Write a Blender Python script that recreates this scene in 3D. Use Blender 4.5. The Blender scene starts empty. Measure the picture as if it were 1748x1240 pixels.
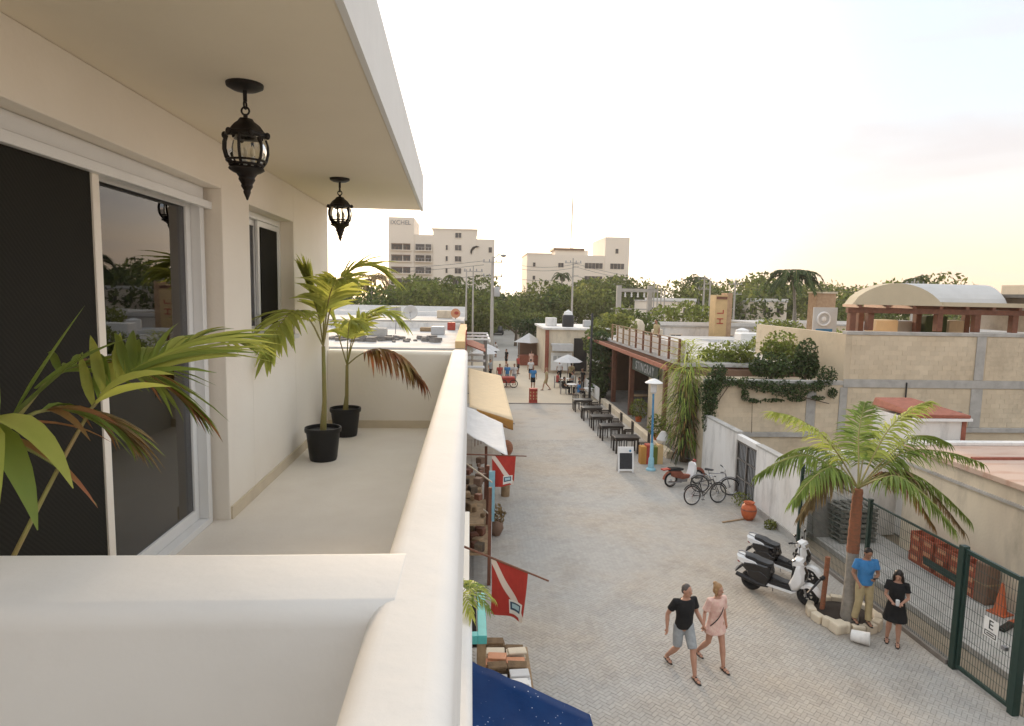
import bpy, bmesh, math, random
from mathutils import Vector, Matrix, noise
R = math.radians
rnd = random.Random(7)
scene = bpy.context.scene
col = scene.collection

# ------------------------------------------------------------------ camera
cam_d = bpy.data.cameras.new('camera'); cam = bpy.data.objects.new('camera', cam_d); col.objects.link(cam)
cam_d.sensor_width = 36.0; cam_d.lens = 22.8; cam_d.clip_start = 0.05; cam_d.clip_end = 3000
cam.matrix_world = (Matrix.Translation((0, 0, 7.1)) @ Matrix.Rotation(-0.06582, 4, 'Z')
                    @ Matrix.Rotation(math.pi/2 - 0.10669, 4, 'X') @ Matrix.Rotation(0.020, 4, 'Z'))
scene.camera = cam

# ------------------------------------------------------------------ sky, sun, exposure
SUN_EL, SUN_AZ = R(9.0), R(-6.0)          # low sun up the street, a little left of it
world = bpy.data.worlds.new('World'); scene.world = world; world.use_nodes = True
wn, wl = world.node_tree.nodes, world.node_tree.links
wn.clear()
def N(tree, t, **kw):
    n = tree.new(t)
    for k, v in kw.items(): setattr(n, k, v)
    return n
w_out = N(wn, 'ShaderNodeOutputWorld'); bg = N(wn, 'ShaderNodeBackground')
sky = N(wn, 'ShaderNodeTexSky'); sky.sky_type = 'NISHITA'; sky.sun_disc = False
sky.sun_elevation = SUN_EL; sky.sun_rotation = SUN_AZ; sky.altitude = 0; sky.air_density = 1.0; sky.dust_density = 1.3; sky.ozone_density = 1.0
tc = N(wn, 'ShaderNodeTexCoord'); mp = N(wn, 'ShaderNodeMapping'); mp.inputs['Scale'].default_value = (1.3, 1.3, 8.0)
mp.inputs['Location'].default_value = (9.4, 6.1, 1.4)
cn = N(wn, 'ShaderNodeTexNoise'); cn.inputs['Scale'].default_value = 1.25; cn.inputs['Detail'].default_value = 7; cn.inputs['Roughness'].default_value = 0.55; cn.inputs['Distortion'].default_value = 0.25
cr = N(wn, 'ShaderNodeValToRGB'); cr.color_ramp.elements[0].position = 0.45; cr.color_ramp.elements[1].position = 0.62
wl.new(tc.outputs['Generated'], mp.inputs['Vector']); wl.new(mp.outputs['Vector'], cn.inputs['Vector']); wl.new(cn.outputs['Fac'], cr.inputs['Fac'])
# thin evening cloud: its own soft grey-lilac light, warmer low down
sep = N(wn, 'ShaderNodeSeparateXYZ'); wl.new(tc.outputs['Generated'], sep.inputs[0])
hr = N(wn, 'ShaderNodeValToRGB'); e = hr.color_ramp.elements
e[0].position = 0.0; e[0].color = (1.50, 1.05, 0.74, 1); e[1].position = 1.0; e[1].color = (1.75, 1.8, 1.85, 1)
for ps, c_ in ((0.06, (1.38, 1.06, 0.83)), (0.14, (1.17, 1.09, 1.04)), (0.25, (1.00, 1.11, 1.21)), (0.40, (0.97, 1.11, 1.26)), (0.65, (1.4, 1.5, 1.6))):
    x = e.new(ps); x.color = (*c_, 1)
wl.new(sep.outputs['Z'], hr.inputs['Fac'])
veil = N(wn, 'ShaderNodeMix', data_type='RGBA'); veil.inputs['Factor'].default_value = 0.97      # the high haze everywhere
wl.new(sky.outputs['Color'], veil.inputs['A']); wl.new(hr.outputs['Color'], veil.inputs['B'])
cl = N(wn, 'ShaderNodeMix', data_type='RGBA')
cm = N(wn, 'ShaderNodeMath', operation='MULTIPLY'); cm.inputs[1].default_value = 0.7
wl.new(cr.outputs['Color'], cm.inputs[0]); wl.new(cm.outputs[0], cl.inputs['Factor'])
wl.new(veil.outputs['Result'], cl.inputs['A']); cl.inputs['B'].default_value = (1.02, 0.96, 0.96, 1)
# the broad glow of the low sun behind thin cloud
dt = N(wn, 'ShaderNodeVectorMath', operation='DOT_PRODUCT'); wl.new(tc.outputs['Generated'], dt.inputs[0])
dt.inputs[1].default_value = (math.sin(SUN_AZ)*math.cos(SUN_EL), math.cos(SUN_AZ)*math.cos(SUN_EL), math.sin(SUN_EL))
gr = N(wn, 'ShaderNodeMapRange', interpolation_type='SMOOTHSTEP'); gr.inputs['From Min'].default_value = 0.68; gr.inputs['From Max'].default_value = 1.0; gr.inputs['To Max'].default_value = 1.0
wl.new(dt.outputs['Value'], gr.inputs['Value'])
gc = N(wn, 'ShaderNodeVectorMath', operation='SCALE'); gc.inputs[0].default_value = (1.0, 0.90, 0.74); gp = N(wn, 'ShaderNodeMath', operation='POWER'); gp.inputs[1].default_value = 3.2; wl.new(gr.outputs[0], gp.inputs[0]); gm = N(wn, 'ShaderNodeMath', operation='MULTIPLY'); gm.inputs[1].default_value = 1.8; wl.new(gp.outputs[0], gm.inputs[0]); wl.new(gm.outputs[0], gc.inputs['Scale'])
ga = N(wn, 'ShaderNodeVectorMath', operation='ADD'); wl.new(cl.outputs['Result'], ga.inputs[0]); wl.new(gc.outputs[0], ga.inputs[1])
wl.new(ga.outputs[0], bg.inputs['Color']); bg.inputs['Strength'].default_value = 0.13
wl.new(bg.outputs[0], w_out.inputs['Surface'])
sun_d = bpy.data.lights.new('sun', 'SUN'); sun = bpy.data.objects.new('sun', sun_d); col.objects.link(sun)
sun_d.energy = 0.9; sun_d.angle = R(12); sun_d.color = (1.0, 0.74, 0.48)
sdir = Vector((math.sin(SUN_AZ)*math.cos(SUN_EL), math.cos(SUN_AZ)*math.cos(SUN_EL), math.sin(SUN_EL)))
sun.rotation_euler = sdir.to_track_quat('Z', 'Y').to_euler()
vs = scene.view_settings; vs.view_transform = 'Standard'; vs.look = 'None'; vs.exposure = 2.74; vs.gamma = 1.0; vs.use_curve_mapping = False
scene.render.engine = 'CYCLES'
scene.render.resolution_x = 1024; scene.render.resolution_y = 726

# ------------------------------------------------------------------ materials
MATS = {}
def M(name, c=None, rough=0.8, nz=0.12, ns=5.0, c2=None, var=0.0, objvar=0.0, bump=0.0, bs=40.0, metal=0.0, spec=0.4, transl=0.0, fine=0.0, stretch=None, lo=0.35, hi=0.7, geo=False, stain=0.0, ss=0.7):
    if c is None: return MATS[name]
    m = bpy.data.materials.new(name); m.use_nodes = True; MATS[name] = m
    t = m.node_tree.nodes; l = m.node_tree.links; p = t['Principled BSDF']
    p.inputs['Roughness'].default_value = rough; p.inputs['Metallic'].default_value = metal; p.inputs['Specular IOR Level'].default_value = spec
    co = N(t, 'ShaderNodeTexCoord'); vec = co.outputs['Object'] if not geo else N(t, 'ShaderNodeNewGeometry').outputs['Position']
    if stretch:
        mm = N(t, 'ShaderNodeMapping'); mm.inputs['Scale'].default_value = stretch; l.new(vec, mm.inputs['Vector']); vec = mm.outputs['Vector']
    n1 = N(t, 'ShaderNodeTexNoise'); n1.inputs['Scale'].default_value = ns; n1.inputs['Detail'].default_value = 6; n1.inputs['Roughness'].default_value = 0.6
    l.new(vec, n1.inputs['Vector'])
    rp = N(t, 'ShaderNodeValToRGB'); rp.color_ramp.elements[0].position = lo; rp.color_ramp.elements[1].position = hi
    rp.color_ramp.elements[0].color = (*c, 1)
    rp.color_ramp.elements[1].color = (*(c2 if c2 else tuple(v*(1-nz) for v in c)), 1)
    l.new(n1.outputs['Fac'], rp.inputs['Fac'])
    out = rp.outputs['Color']
    k = None
    if var:
        at = N(t, 'ShaderNodeAttribute', attribute_name='tint')
        a = N(t, 'ShaderNodeMath', operation='MULTIPLY_ADD'); a.inputs[1].default_value = 2*var; a.inputs[2].default_value = 1-var
        l.new(at.outputs['Fac'], a.inputs[0]); k = a.outputs[0]
    if objvar:
        oi = N(t, 'ShaderNodeObjectInfo')
        a = N(t, 'ShaderNodeMath', operation='MULTIPLY_ADD'); a.inputs[1].default_value = 2*objvar; a.inputs[2].default_value = 1-objvar
        l.new(oi.outputs['Random'], a.inputs[0])
        if k: b = N(t, 'ShaderNodeMath', operation='MULTIPLY'); l.new(k, b.inputs[0]); l.new(a.outputs[0], b.inputs[1]); k = b.outputs[0]
        else: k = a.outputs[0]
    if fine:
        nf = N(t, 'ShaderNodeTexNoise'); nf.inputs['Scale'].default_value = 90; nf.inputs['Detail'].default_value = 3; l.new(co.outputs['Object'], nf.inputs['Vector'])
        a = N(t, 'ShaderNodeMath', operation='MULTIPLY_ADD'); a.inputs[1].default_value = 2*fine; a.inputs[2].default_value = 1-fine
        l.new(nf.outputs['Fac'], a.inputs[0])
        if k: b = N(t, 'ShaderNodeMath', operation='MULTIPLY'); l.new(k, b.inputs[0]); l.new(a.outputs[0], b.inputs[1]); k = b.outputs[0]
        else: k = a.outputs[0]
    if stain:
        ns_ = N(t, 'ShaderNodeTexNoise'); ns_.inputs['Scale'].default_value = ss; ns_.inputs['Detail'].default_value = 8; ns_.inputs['Roughness'].default_value = 0.7; l.new(vec, ns_.inputs['Vector'])
        mr = N(t, 'ShaderNodeMapRange'); mr.inputs['From Min'].default_value = 0.50; mr.inputs['From Max'].default_value = 0.72; mr.inputs['To Min'].default_value = 1.0; mr.inputs['To Max'].default_value = 1-stain
        l.new(ns_.outputs['Fac'], mr.inputs['Value'])
        if k: b = N(t, 'ShaderNodeMath', operation='MULTIPLY'); l.new(k, b.inputs[0]); l.new(mr.outputs[0], b.inputs[1]); k = b.outputs[0]
        else: k = mr.outputs[0]
    if k:
        sc = N(t, 'ShaderNodeVectorMath', operation='SCALE'); l.new(out, sc.inputs[0]); l.new(k, sc.inputs['Scale']); out = sc.outputs[0]
    l.new(out, p.inputs['Base Color'])
    if bump:
        nb = N(t, 'ShaderNodeTexNoise'); nb.inputs['Scale'].default_value = bs; nb.inputs['Detail'].default_value = 5; l.new(co.outputs['Object'], nb.inputs['Vector'])
        bp = N(t, 'ShaderNodeBump'); bp.inputs['Strength'].default_value = bump; bp.inputs['Distance'].default_value = 0.02
        l.new(nb.outputs['Fac'], bp.inputs['Height']); l.new(bp.outputs['Normal'], p.inputs['Normal'])
    if transl:
        tr = N(t, 'ShaderNodeBsdfTranslucent'); l.new(out, tr.inputs['Color'])
        mx = N(t, 'ShaderNodeMixShader'); mx.inputs['Fac'].default_value = transl
        l.new(p.outputs[0], mx.inputs[1]); l.new(tr.outputs[0], mx.inputs[2]); l.new(mx.outputs[0], t['Material Output'].inputs['Surface'])
    return m
def glass_mat(name, tint, refl=1.0, alpha_mix=0.5):
    m = bpy.data.materials.new(name); m.use_nodes = True; MATS[name] = m
    t = m.node_tree.nodes; l = m.node_tree.links; t.remove(t['Principled BSDF'])
    tr = N(t, 'ShaderNodeBsdfTransparent'); tr.inputs['Color'].default_value = (*tint, 1)
    gl = N(t, 'ShaderNodeBsdfGlossy'); gl.inputs['Roughness'].default_value = 0.015; gl.inputs['Color'].default_value = (0.9, 0.9, 0.9, 1)
    fr = N(t, 'ShaderNodeFresnel'); fr.inputs['IOR'].default_value = 1.0 + 0.55*refl
    nz_ = N(t, 'ShaderNodeTexNoise'); nz_.inputs['Scale'].default_value = 1.3; bp = N(t, 'ShaderNodeBump'); bp.inputs['Strength'].default_value = 0.012; bp.inputs['Distance'].default_value = 0.05
    l.new(nz_.outputs['Fac'], bp.inputs['Height']); l.new(bp.outputs['Normal'], gl.inputs['Normal'])
    mx = N(t, 'ShaderNodeMixShader'); l.new(fr.outputs[0], mx.inputs['Fac']); l.new(tr.outputs[0], mx.inputs[1]); l.new(gl.outputs[0], mx.inputs[2])
    l.new(mx.outputs[0], t['Material Output'].inputs['Surface'])
    return m

# ------------------------------------------------------------------ mesh builder
class MB:
    def __init__(s): s.v = []; s.f = []; s.t = []; s.tint = 0.5; s.uv = None
    def _add(s, vs_, fs):
        o = len(s.v); s.v += [tuple(p) for p in vs_]; s.t += [s.tint]*len(vs_); s.f += [tuple(i+o for i in q) for q in fs]; return s
    def bx(s, x0, x1, y0, y1, z0, z1):
        return s._add([(x0,y0,z0),(x1,y0,z0),(x1,y1,z0),(x0,y1,z0),(x0,y0,z1),(x1,y0,z1),(x1,y1,z1),(x0,y1,z1)],
                      [(0,3,2,1),(4,5,6,7),(0,1,5,4),(1,2,6,5),(2,3,7,6),(3,0,4,7)])
    def box(s, c, sx, sy, sz, rz=0.0, rx=0.0, ry=0.0):
        m = Matrix.Translation(c) @ Matrix.Rotation(rz, 4, 'Z') @ Matrix.Rotation(ry, 4, 'Y') @ Matrix.Rotation(rx, 4, 'X')
        p = [m @ Vector((a*sx/2, b*sy/2, d*sz/2)) for d in (-1,1) for a, b in ((-1,-1),(1,-1),(1,1),(-1,1))]
        return s._add(p, [(0,3,2,1),(4,5,6,7),(0,1,5,4),(1,2,6,5),(2,3,7,6),(3,0,4,7)])
    def bar(s, a, b, w, h=None, up=(0,0,1)):
        a, b = Vector(a), Vector(b); h = h or w; d = (b-a).normalized(); u = Vector(up)
        if abs(d.dot(u)) > 0.99: u = Vector((0,1,0))
        x = d.cross(u).normalized(); y = x.cross(d)
        p = [q + x*(i*w/2) + y*(j*h/2) for q in (a, b) for i, j in ((-1,-1),(1,-1),(1,1),(-1,1))]
        return s._add(p, [(0,1,2,3),(7,6,5,4),(0,4,5,1),(1,5,6,2),(2,6,7,3),(3,7,4,0)])
    def tube(s, pts, r, n=8, caps=True, flat=1.0):
        pts = [Vector(p) for p in pts]; k = len(pts)
        rr = list(r) if isinstance(r, (list, tuple)) else [r]*k
        vs_, fs = [], []; pu = None
        for i, p in enumerate(pts):
            d = (pts[min(i+1,k-1)] - pts[max(i-1,0)])
            d = d.normalized() if d.length > 1e-9 else Vector((0,0,1))
            if pu is None:
                u = Vector((0,0,1)) if abs(d.z) < 0.9 else Vector((0,1,0))
                pu = (u - d*u.dot(d)).normalized()
            else:
                pu = pu - d*pu.dot(d); pu = pu.normalized() if pu.length > 1e-6 else d.orthogonal().normalized()
            w = d.cross(pu)
            for j in range(n):
                a = 2*math.pi*j/n; vs_.append(p + pu*(math.cos(a)*rr[i]*flat) + w*(math.sin(a)*rr[i]))
        for i in range(k-1):
            for j in range(n): fs.append((i*n+j, i*n+(j+1)%n, (i+1)*n+(j+1)%n, (i+1)*n+j))
        if caps: fs.append(tuple(range(n-1,-1,-1))); fs.append(tuple((k-1)*n+j for j in range(n)))
        return s._add(vs_, fs)
    def lathe(s, prof, c=(0,0,0), n=16, caps=True, sq=1.0):
        vs_, fs = [], []
        for r_, z in prof:
            for j in range(n):
                a = 2*math.pi*j/n; vs_.append((c[0]+r_*math.cos(a), c[1]+r_*math.sin(a)*sq, c[2]+z))
        k = len(prof)
        for i in range(k-1):
            for j in range(n): fs.append((i*n+j, i*n+(j+1)%n, (i+1)*n+(j+1)%n, (i+1)*n+j))
        if caps: fs.append(tuple(range(n-1,-1,-1))); fs.append(tuple((k-1)*n+j for j in range(n)))
        return s._add(vs_, fs)
    def rings(s, rs, n=14, caps=True):          # [(centre, rx, ry)] ellipses in XY
        vs_, fs = [], []; k = len(rs)
        for c, a_, b_ in rs:
            for j in range(n):
                a = 2*math.pi*j/n; vs_.append((c[0]+a_*math.cos(a), c[1]+b_*math.sin(a), c[2]))
        for i in range(k-1):
            for j in range(n): fs.append((i*n+j, i*n+(j+1)%n, (i+1)*n+(j+1)%n, (i+1)*n+j))
        if caps: fs.append(tuple(range(n-1,-1,-1))); fs.append(tuple((k-1)*n+j for j in range(n)))
        return s._add(vs_, fs)
    def sph(s, c, rx, ry=None, rz=None, n=12, m=8):
        ry = ry or rx; rz = rz or rx
        vs_ = [(c[0],c[1],c[2]-rz)]; fs = []
        for i in range(1, m):
            ph = -math.pi/2 + math.pi*i/m
            for j in range(n):
                a = 2*math.pi*j/n; vs_.append((c[0]+rx*math.cos(ph)*math.cos(a), c[1]+ry*math.cos(ph)*math.sin(a), c[2]+rz*math.sin(ph)))
        vs_.append((c[0],c[1],c[2]+rz)); L = len(vs_)-1
        for j in range(n):
            fs.append((0, 1+(j+1)%n, 1+j)); fs.append((L, 1+(m-2)*n+j, 1+(m-2)*n+(j+1)%n))
            for i in range(m-2): fs.append((1+i*n+j, 1+i*n+(j+1)%n, 1+(i+1)*n+(j+1)%n, 1+(i+1)*n+j))
        return s._add(vs_, fs)
    def torus(s, c, R_, r_, axis='Y', n=24, m=8, sqz=1.0):
        vs_, fs = [], []
        for i in range(n):
            a = 2*math.pi*i/n
            for j in range(m):
                b = 2*math.pi*j/m; q = R_ + r_*math.cos(b); h = r_*math.sin(b)*sqz
                p = (q*math.cos(a), h, q*math.sin(a)) if axis == 'Y' else ((q*math.cos(a), q*math.sin(a), h) if axis == 'Z' else (h, q*math.cos(a), q*math.sin(a)))
                vs_.append((c[0]+p[0], c[1]+p[1], c[2]+p[2]))
        for i in range(n):
            for j in range(m): fs.append((i*m+j, ((i+1)%n)*m+j, ((i+1)%n)*m+(j+1)%m, i*m+(j+1)%m))
        return s._add(vs_, fs)
    def prism(s, prof, y0, y1, puff=None):       # profile in XZ, extruded along Y
        n = len(prof)
        if puff is None: lay = [(y0,1.0),(y1,1.0)]
        else:
            mid = (y0+y1)/2; h = (y1-y0)/2
            lay = [(mid-h,puff),(mid-h*.8,(1+puff)/2+.02),(mid-h*.45,1.0),(mid+h*.45,1.0),(mid+h*.8,(1+puff)/2+.02),(mid+h,puff)]
        cx = sum(p[0] for p in prof)/n; cz = sum(p[1] for p in prof)/n
        vs_, fs = [], []
        for y, k in lay:
            for px, pz in prof: vs_.append((cx+(px-cx)*k, y, cz+(pz-cz)*k))
        for i in range(len(lay)-1):
            for j in range(n): fs.append((i*n+j, i*n+(j+1)%n, (i+1)*n+(j+1)%n, (i+1)*n+j))
        fs.append(tuple(range(n-1,-1,-1))); fs.append(tuple((len(lay)-1)*n+j for j in range(n)))
        return s._add(vs_, fs)
    def extr(s, poly, z0, z1):                    # polygon in XY, extruded along Z
        n = len(poly)
        return s._add([(p[0],p[1],z0) for p in poly]+[(p[0],p[1],z1) for p in poly],
                      [tuple(range(n-1,-1,-1)), tuple(range(n,2*n))]+[(j,(j+1)%n,n+(j+1)%n,n+j) for j in range(n)])
    def sheet(s, fn, nu, nv, thick=0.0, keep_uv=True):
        vs_ = [fn(i/nu, j/nv) for j in range(nv+1) for i in range(nu+1)]
        fs = [(j*(nu+1)+i, j*(nu+1)+i+1, (j+1)*(nu+1)+i+1, (j+1)*(nu+1)+i) for j in range(nv) for i in range(nu)]
        if keep_uv: s.uv = (s.uv or []) + [(i/nu, j/nv) for j in range(nv+1) for i in range(nu+1)]
        return s._add(vs_, fs)
    def mesh(s, name, mat, smooth=False, angle=40):
        me = bpy.data.meshes.new(name); me.from_pydata(s.v, [], s.f)
        if mat: me.materials.append(M(mat) if isinstance(mat, str) else mat)
        a = me.attributes.new('tint', 'FLOAT', 'POINT'); a.data.foreach_set('value', s.t)
        if s.uv and len(s.uv) == len(s.v):
            u = me.uv_layers.new(name='UVMap')
            for lp in me.loops: u.data[lp.index].uv = s.uv[lp.vertex_index]
        if smooth:
            me.polygons.foreach_set('use_smooth', [True]*len(me.polygons)); me.update()
            me.set_sharp_from_angle(angle=R(angle))
        me.update(); return me
    def build(s, name, mat, parent=None, smooth=False, bevel=0.0, remesh=0.0, solid=0.0, loc=None, world=True, angle=40, sub=0, fix=False):
        root = parent
        while root is not None and root.parent is not None: root = root.parent
        if world and root is not None:
            o_ = root.location; s.v = [(p[0]-o_.x, p[1]-o_.y, p[2]-o_.z) for p in s.v]
        me = s.mesh(name, mat, smooth, angle)
        if fix:
            b = bmesh.new(); b.from_mesh(me); bmesh.ops.recalc_face_normals(b, faces=b.faces); b.to_mesh(me); b.free()
        o = bpy.data.objects.new(name, me); col.objects.link(o); o.parent = parent
        if loc is not None: o.location = loc
        if remesh:
            m = o.modifiers.new('remesh', 'REMESH'); m.mode = 'VOXEL'; m.voxel_size = remesh; m.use_smooth_shade = True
            q = o.modifiers.new('smooth', 'SMOOTH'); q.factor = 0.5; q.iterations = 3
        if solid: m = o.modifiers.new('solid', 'SOLIDIFY'); m.thickness = solid; m.offset = 0
        if bevel: m = o.modifiers.new('bevel', 'BEVEL'); m.width = bevel; m.segments = 2; m.limit_method = 'ANGLE'
        if sub: m = o.modifiers.new('sub', 'SUBSURF'); m.levels = sub; m.render_levels = sub
        return o
def tag(o, label, cat=None, group=None, kind=None):
    if label: o['label'] = label
    if cat: o['category'] = cat
    if group: o['group'] = group
    if kind: o['kind'] = kind
    return o
def thing(name, label, cat, loc=(0,0,0), rz=0.0, group=None):
    o = bpy.data.objects.new(name, None); col.objects.link(o); o.location = loc; o.rotation_euler = (0,0,rz); o.empty_display_size = 0.2
    return tag(o, label, cat, group)
def kids(o): return [c for c in list(o.children)]
def copy_tree(o, parent=None, loc=None, rz=None, scale=None, label=None, group=None):
    c = o.copy(); col.objects.link(c); c.parent = parent
    if loc is not None: c.location = loc
    if rz is not None: c.rotation_euler = (0,0,rz)
    if scale is not None: c.scale = scale if isinstance(scale, (tuple, list)) else (scale,)*3
    if label: c['label'] = label
    if group: c['group'] = group
    for k in kids(o): copy_tree(k, c)
    return c
def lerp(a, b, t): return tuple(a[i]+(b[i]-a[i])*t for i in range(len(a)))
def text_mesh(txt, size, name, mat, parent, mtx, depth=0.006, spacing=1.0):
    c = bpy.data.curves.new('tmp', 'FONT'); c.body = txt; c.size = size; c.extrude = depth; c.align_x = 'CENTER'; c.align_y = 'CENTER'; c.space_character = spacing
    o = bpy.data.objects.new('tmp', c); col.objects.link(o)
    bpy.context.view_layer.update()
    me = bpy.data.meshes.new_from_object(o.evaluated_get(bpy.context.evaluated_depsgraph_get()))
    bpy.data.objects.remove(o); bpy.data.curves.remove(c)
    me.materials.clear(); me.materials.append(M(mat)); me.transform(mtx)
    q = bpy.data.objects.new(name, me); col.objects.link(q); q.parent = parent
    return q

M('plaster_white', (0.76,0.75,0.725), 0.85, c2=(0.72,0.705,0.675), ns=2.2, bump=0.10, bs=14, lo=0.3, hi=0.8, stain=.06, ss=1.5)
M('plaster_cream', (0.90,0.84,0.745), 0.85, c2=(0.86,0.79,0.69), ns=1.8, bump=0.1, bs=28)
M('ceiling_paint', (0.82,0.73,0.58), 0.9, c2=(0.78,0.69,0.54), ns=1.2, bump=0.06, bs=20)
M('floor_stone', (0.84,0.78,0.69), 0.6, c2=(0.77,0.70,0.61), ns=2.5, bump=0.08, bs=12, lo=0.3, hi=0.75, fine=0.06)
M('skirt_stone', (0.70,0.60,0.45), 0.6, nz=0.12)
M('alu_white', (0.80,0.80,0.79), 0.35, nz=0.04, spec=0.5)
M('rubber', (0.015,0.015,0.016), 0.7, nz=0.3, ns=20)
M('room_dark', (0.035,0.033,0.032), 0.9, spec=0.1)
M('curtain', (0.07,0.078,0.115), 0.95, nz=0.25, ns=3)
def screen_mat():
    m = M('screen_mesh', (0.020,0.019,0.016), 0.9, nz=0.2, ns=60, spec=0.08); t = m.node_tree.nodes; l = m.node_tree.links; pb_ = t['Principled BSDF']
    co = N(t, 'ShaderNodeTexCoord'); wv = N(t, 'ShaderNodeTexWave'); wv.bands_direction = 'DIAGONAL'; wv.inputs['Scale'].default_value = 26; wv.inputs['Distortion'].default_value = 2.5; wv.inputs['Detail'].default_value = 2; wv.inputs['Detail Scale'].default_value = 0.6
    l.new(co.outputs['Object'], wv.inputs['Vector']); mx = N(t, 'ShaderNodeMix', data_type='RGBA'); mx.inputs['A'].default_value = (0.026,0.025,0.021,1); mx.inputs['B'].default_value = (0.032,0.030,0.026,1)
    l.new(wv.outputs['Fac'], mx.inputs['Factor']); l.new(mx.outputs['Result'], pb_.inputs['Base Color'])
screen_mat()
M('black_iron', (0.012,0.010,0.009), 0.5, c2=(0.022,0.014,0.010), ns=30, spec=0.3)
M('bulb', (0.9,0.8,0.6), 0.3)
M('pot_black', (0.012,0.012,0.013), 0.45, nz=0.2, ns=12)
M('soil', (0.05,0.035,0.025), 0.95, nz=0.5, ns=40, bump=0.5)
M('leaf_lime', (0.50,0.52,0.13), 0.6, c2=(0.38,0.44,0.09), ns=6, var=0.3, transl=0.45, spec=0.2)
M('leaf_green', (0.18,0.26,0.05), 0.6, c2=(0.22,0.27,0.05), ns=5, var=0.35, transl=0.35)
M('leaf_rust', (0.34,0.12,0.06), 0.6, c2=(0.26,0.20,0.05), ns=5, var=0.35, transl=0.3)
M('leaf_dry_warm', (0.28,0.20,0.09), 0.8, c2=(0.20,0.13,0.06), ns=5, var=0.35, transl=0.2)  # dry leaves; also carries the warm light painted on one far palm
M('stem_green', (0.24,0.24,0.07), 0.5, c2=(0.30,0.22,0.09), ns=8)
M('foliage', (0.065,0.105,0.022), 0.7, c2=(0.185,0.20,0.05), ns=0.13, var=0.5, transl=0.4, geo=True, lo=.38, hi=.62)
M('foliage_dark', (0.035,0.062,0.016), 0.7, c2=(0.06,0.09,0.022), ns=0.4, var=0.5, transl=0.25)
M('foliage_bright', (0.15,0.20,0.04), 0.7, c2=(0.24,0.25,0.05), ns=0.8, var=0.5, transl=0.35)
M('vine', (0.030,0.060,0.016), 0.6, c2=(0.055,0.085,0.02), ns=1.5, var=0.5, transl=0.2)
M('bark', (0.13,0.095,0.065), 0.95, nz=0.4, ns=8, bump=0.5, bs=25)
M('bark_red', (0.30,0.11,0.055), 0.85, c2=(0.19,0.09,0.05), ns=9, bump=0.5, bs=30, stretch=(1,1,3))
M('bark_pale', (0.30,0.27,0.23), 0.9, nz=0.35, ns=8, bump=0.5, bs=25)
M('concrete', (0.46,0.44,0.41), 0.9, c2=(0.36,0.34,0.31), ns=2.5, bump=0.25, bs=40, fine=0.08, stain=.3, ss=1.1)
M('concrete_dark', (0.22,0.20,0.18), 0.9, c2=(0.14,0.125,0.11), ns=2.5, bump=0.25, bs=40)
M('paver', (0.385,0.37,0.345), 0.85, c2=(0.41,0.36,0.30), ns=0.22, var=0.06, objvar=0.06, bump=0.25, bs=60, fine=0.1, geo=True, lo=0.42, hi=0.62, stain=0.22, ss=0.9)
M('joint_sand', (0.36,0.345,0.32), 0.95, c2=(0.38,0.32,0.265), ns=0.22, geo=True, lo=0.42, hi=0.62, stain=0.22, ss=0.9)
M('green_steel', (0.018,0.045,0.036), 0.4, nz=0.2, ns=9)
M('wall_white', (0.76,0.735,0.70), 0.9, c2=(0.62,0.575,0.52), ns=1.1, bump=0.2, bs=18, lo=0.45, hi=0.85, fine=0.05, stretch=(1,1,.3), stain=.35, ss=1.6)
M('wall_beige', (0.70,0.60,0.45), 0.9, c2=(0.58,0.49,0.375), ns=0.9, bump=0.2, bs=15, fine=0.06, stretch=(1,1,.35), stain=.3, ss=1.2)
M('block', (0.65,0.545,0.40), 0.92, c2=(0.57,0.465,0.33), ns=0.5, objvar=0.06, var=0.06, bump=0.3, bs=30, fine=0.08, geo=True, stain=.25, ss=.8)
M('mortar', (0.61,0.51,0.37), 0.95, c2=(0.53,0.43,0.305), ns=0.5, bump=0.3, bs=30, geo=True, stain=.25, ss=.8)
M('wood_red', (0.19,0.075,0.042), 0.7, c2=(0.12,0.05,0.03), ns=6, bump=0.2, bs=30)
M('wood_dark', (0.030,0.022,0.018), 0.55, nz=0.4, ns=10)
M('wood_tan', (0.34,0.23,0.13), 0.8, nz=0.35, ns=7, bump=0.2)
M('thatch', (0.20,0.13,0.07), 0.95, c2=(0.11,0.07,0.04), ns=7, bump=0.6, bs=40)
M('white_paint', (0.78,0.77,0.75), 0.6, nz=0.1, ns=4)
M('grey_paint', (0.45,0.45,0.45), 0.6, nz=0.1, ns=4)
M('cloth_white', (0.76,0.75,0.74), 0.9, nz=0.1, ns=3, transl=0.25)
M('cloth_cream', (0.86,0.70,0.47), 0.9, nz=0.08, ns=3, transl=0.3)
M('cloth_orange', (0.62,0.33,0.09), 0.9, nz=0.12, ns=3, transl=0.3)
M('vault_cream', (0.55,0.47,0.33), 0.8, nz=0.08, ns=1.5)
M('vault_grey', (0.56,0.55,0.53), 0.85, nz=0.1, ns=1.5)
M('red_paint', (0.42,0.055,0.035), 0.6, nz=0.25, ns=6)
M('red_plastic', (0.38,0.095,0.05), 0.5, nz=0.2, ns=6, objvar=0.15)
M('orange_plastic', (0.55,0.13,0.045), 0.5, nz=0.2, ns=6)
M('label_peach', (0.60,0.27,0.14), 0.6, nz=0.15, ns=8)
M('blue_paint', (0.045,0.17,0.34), 0.5, c2=(0.09,0.27,0.42), ns=6)
M('turquoise', (0.10,0.46,0.44), 0.55, nz=0.12, ns=6)
M('sky_blue', (0.28,0.52,0.62), 0.6, nz=0.15, ns=8)
M('black_paint', (0.014,0.014,0.015), 0.35, nz=0.2, ns=8)
M('black_plastic', (0.02,0.02,0.022), 0.5, nz=0.2, ns=8)
M('gloss_black', (0.008,0.008,0.010), 0.16, nz=0.1, spec=0.6)
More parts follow.
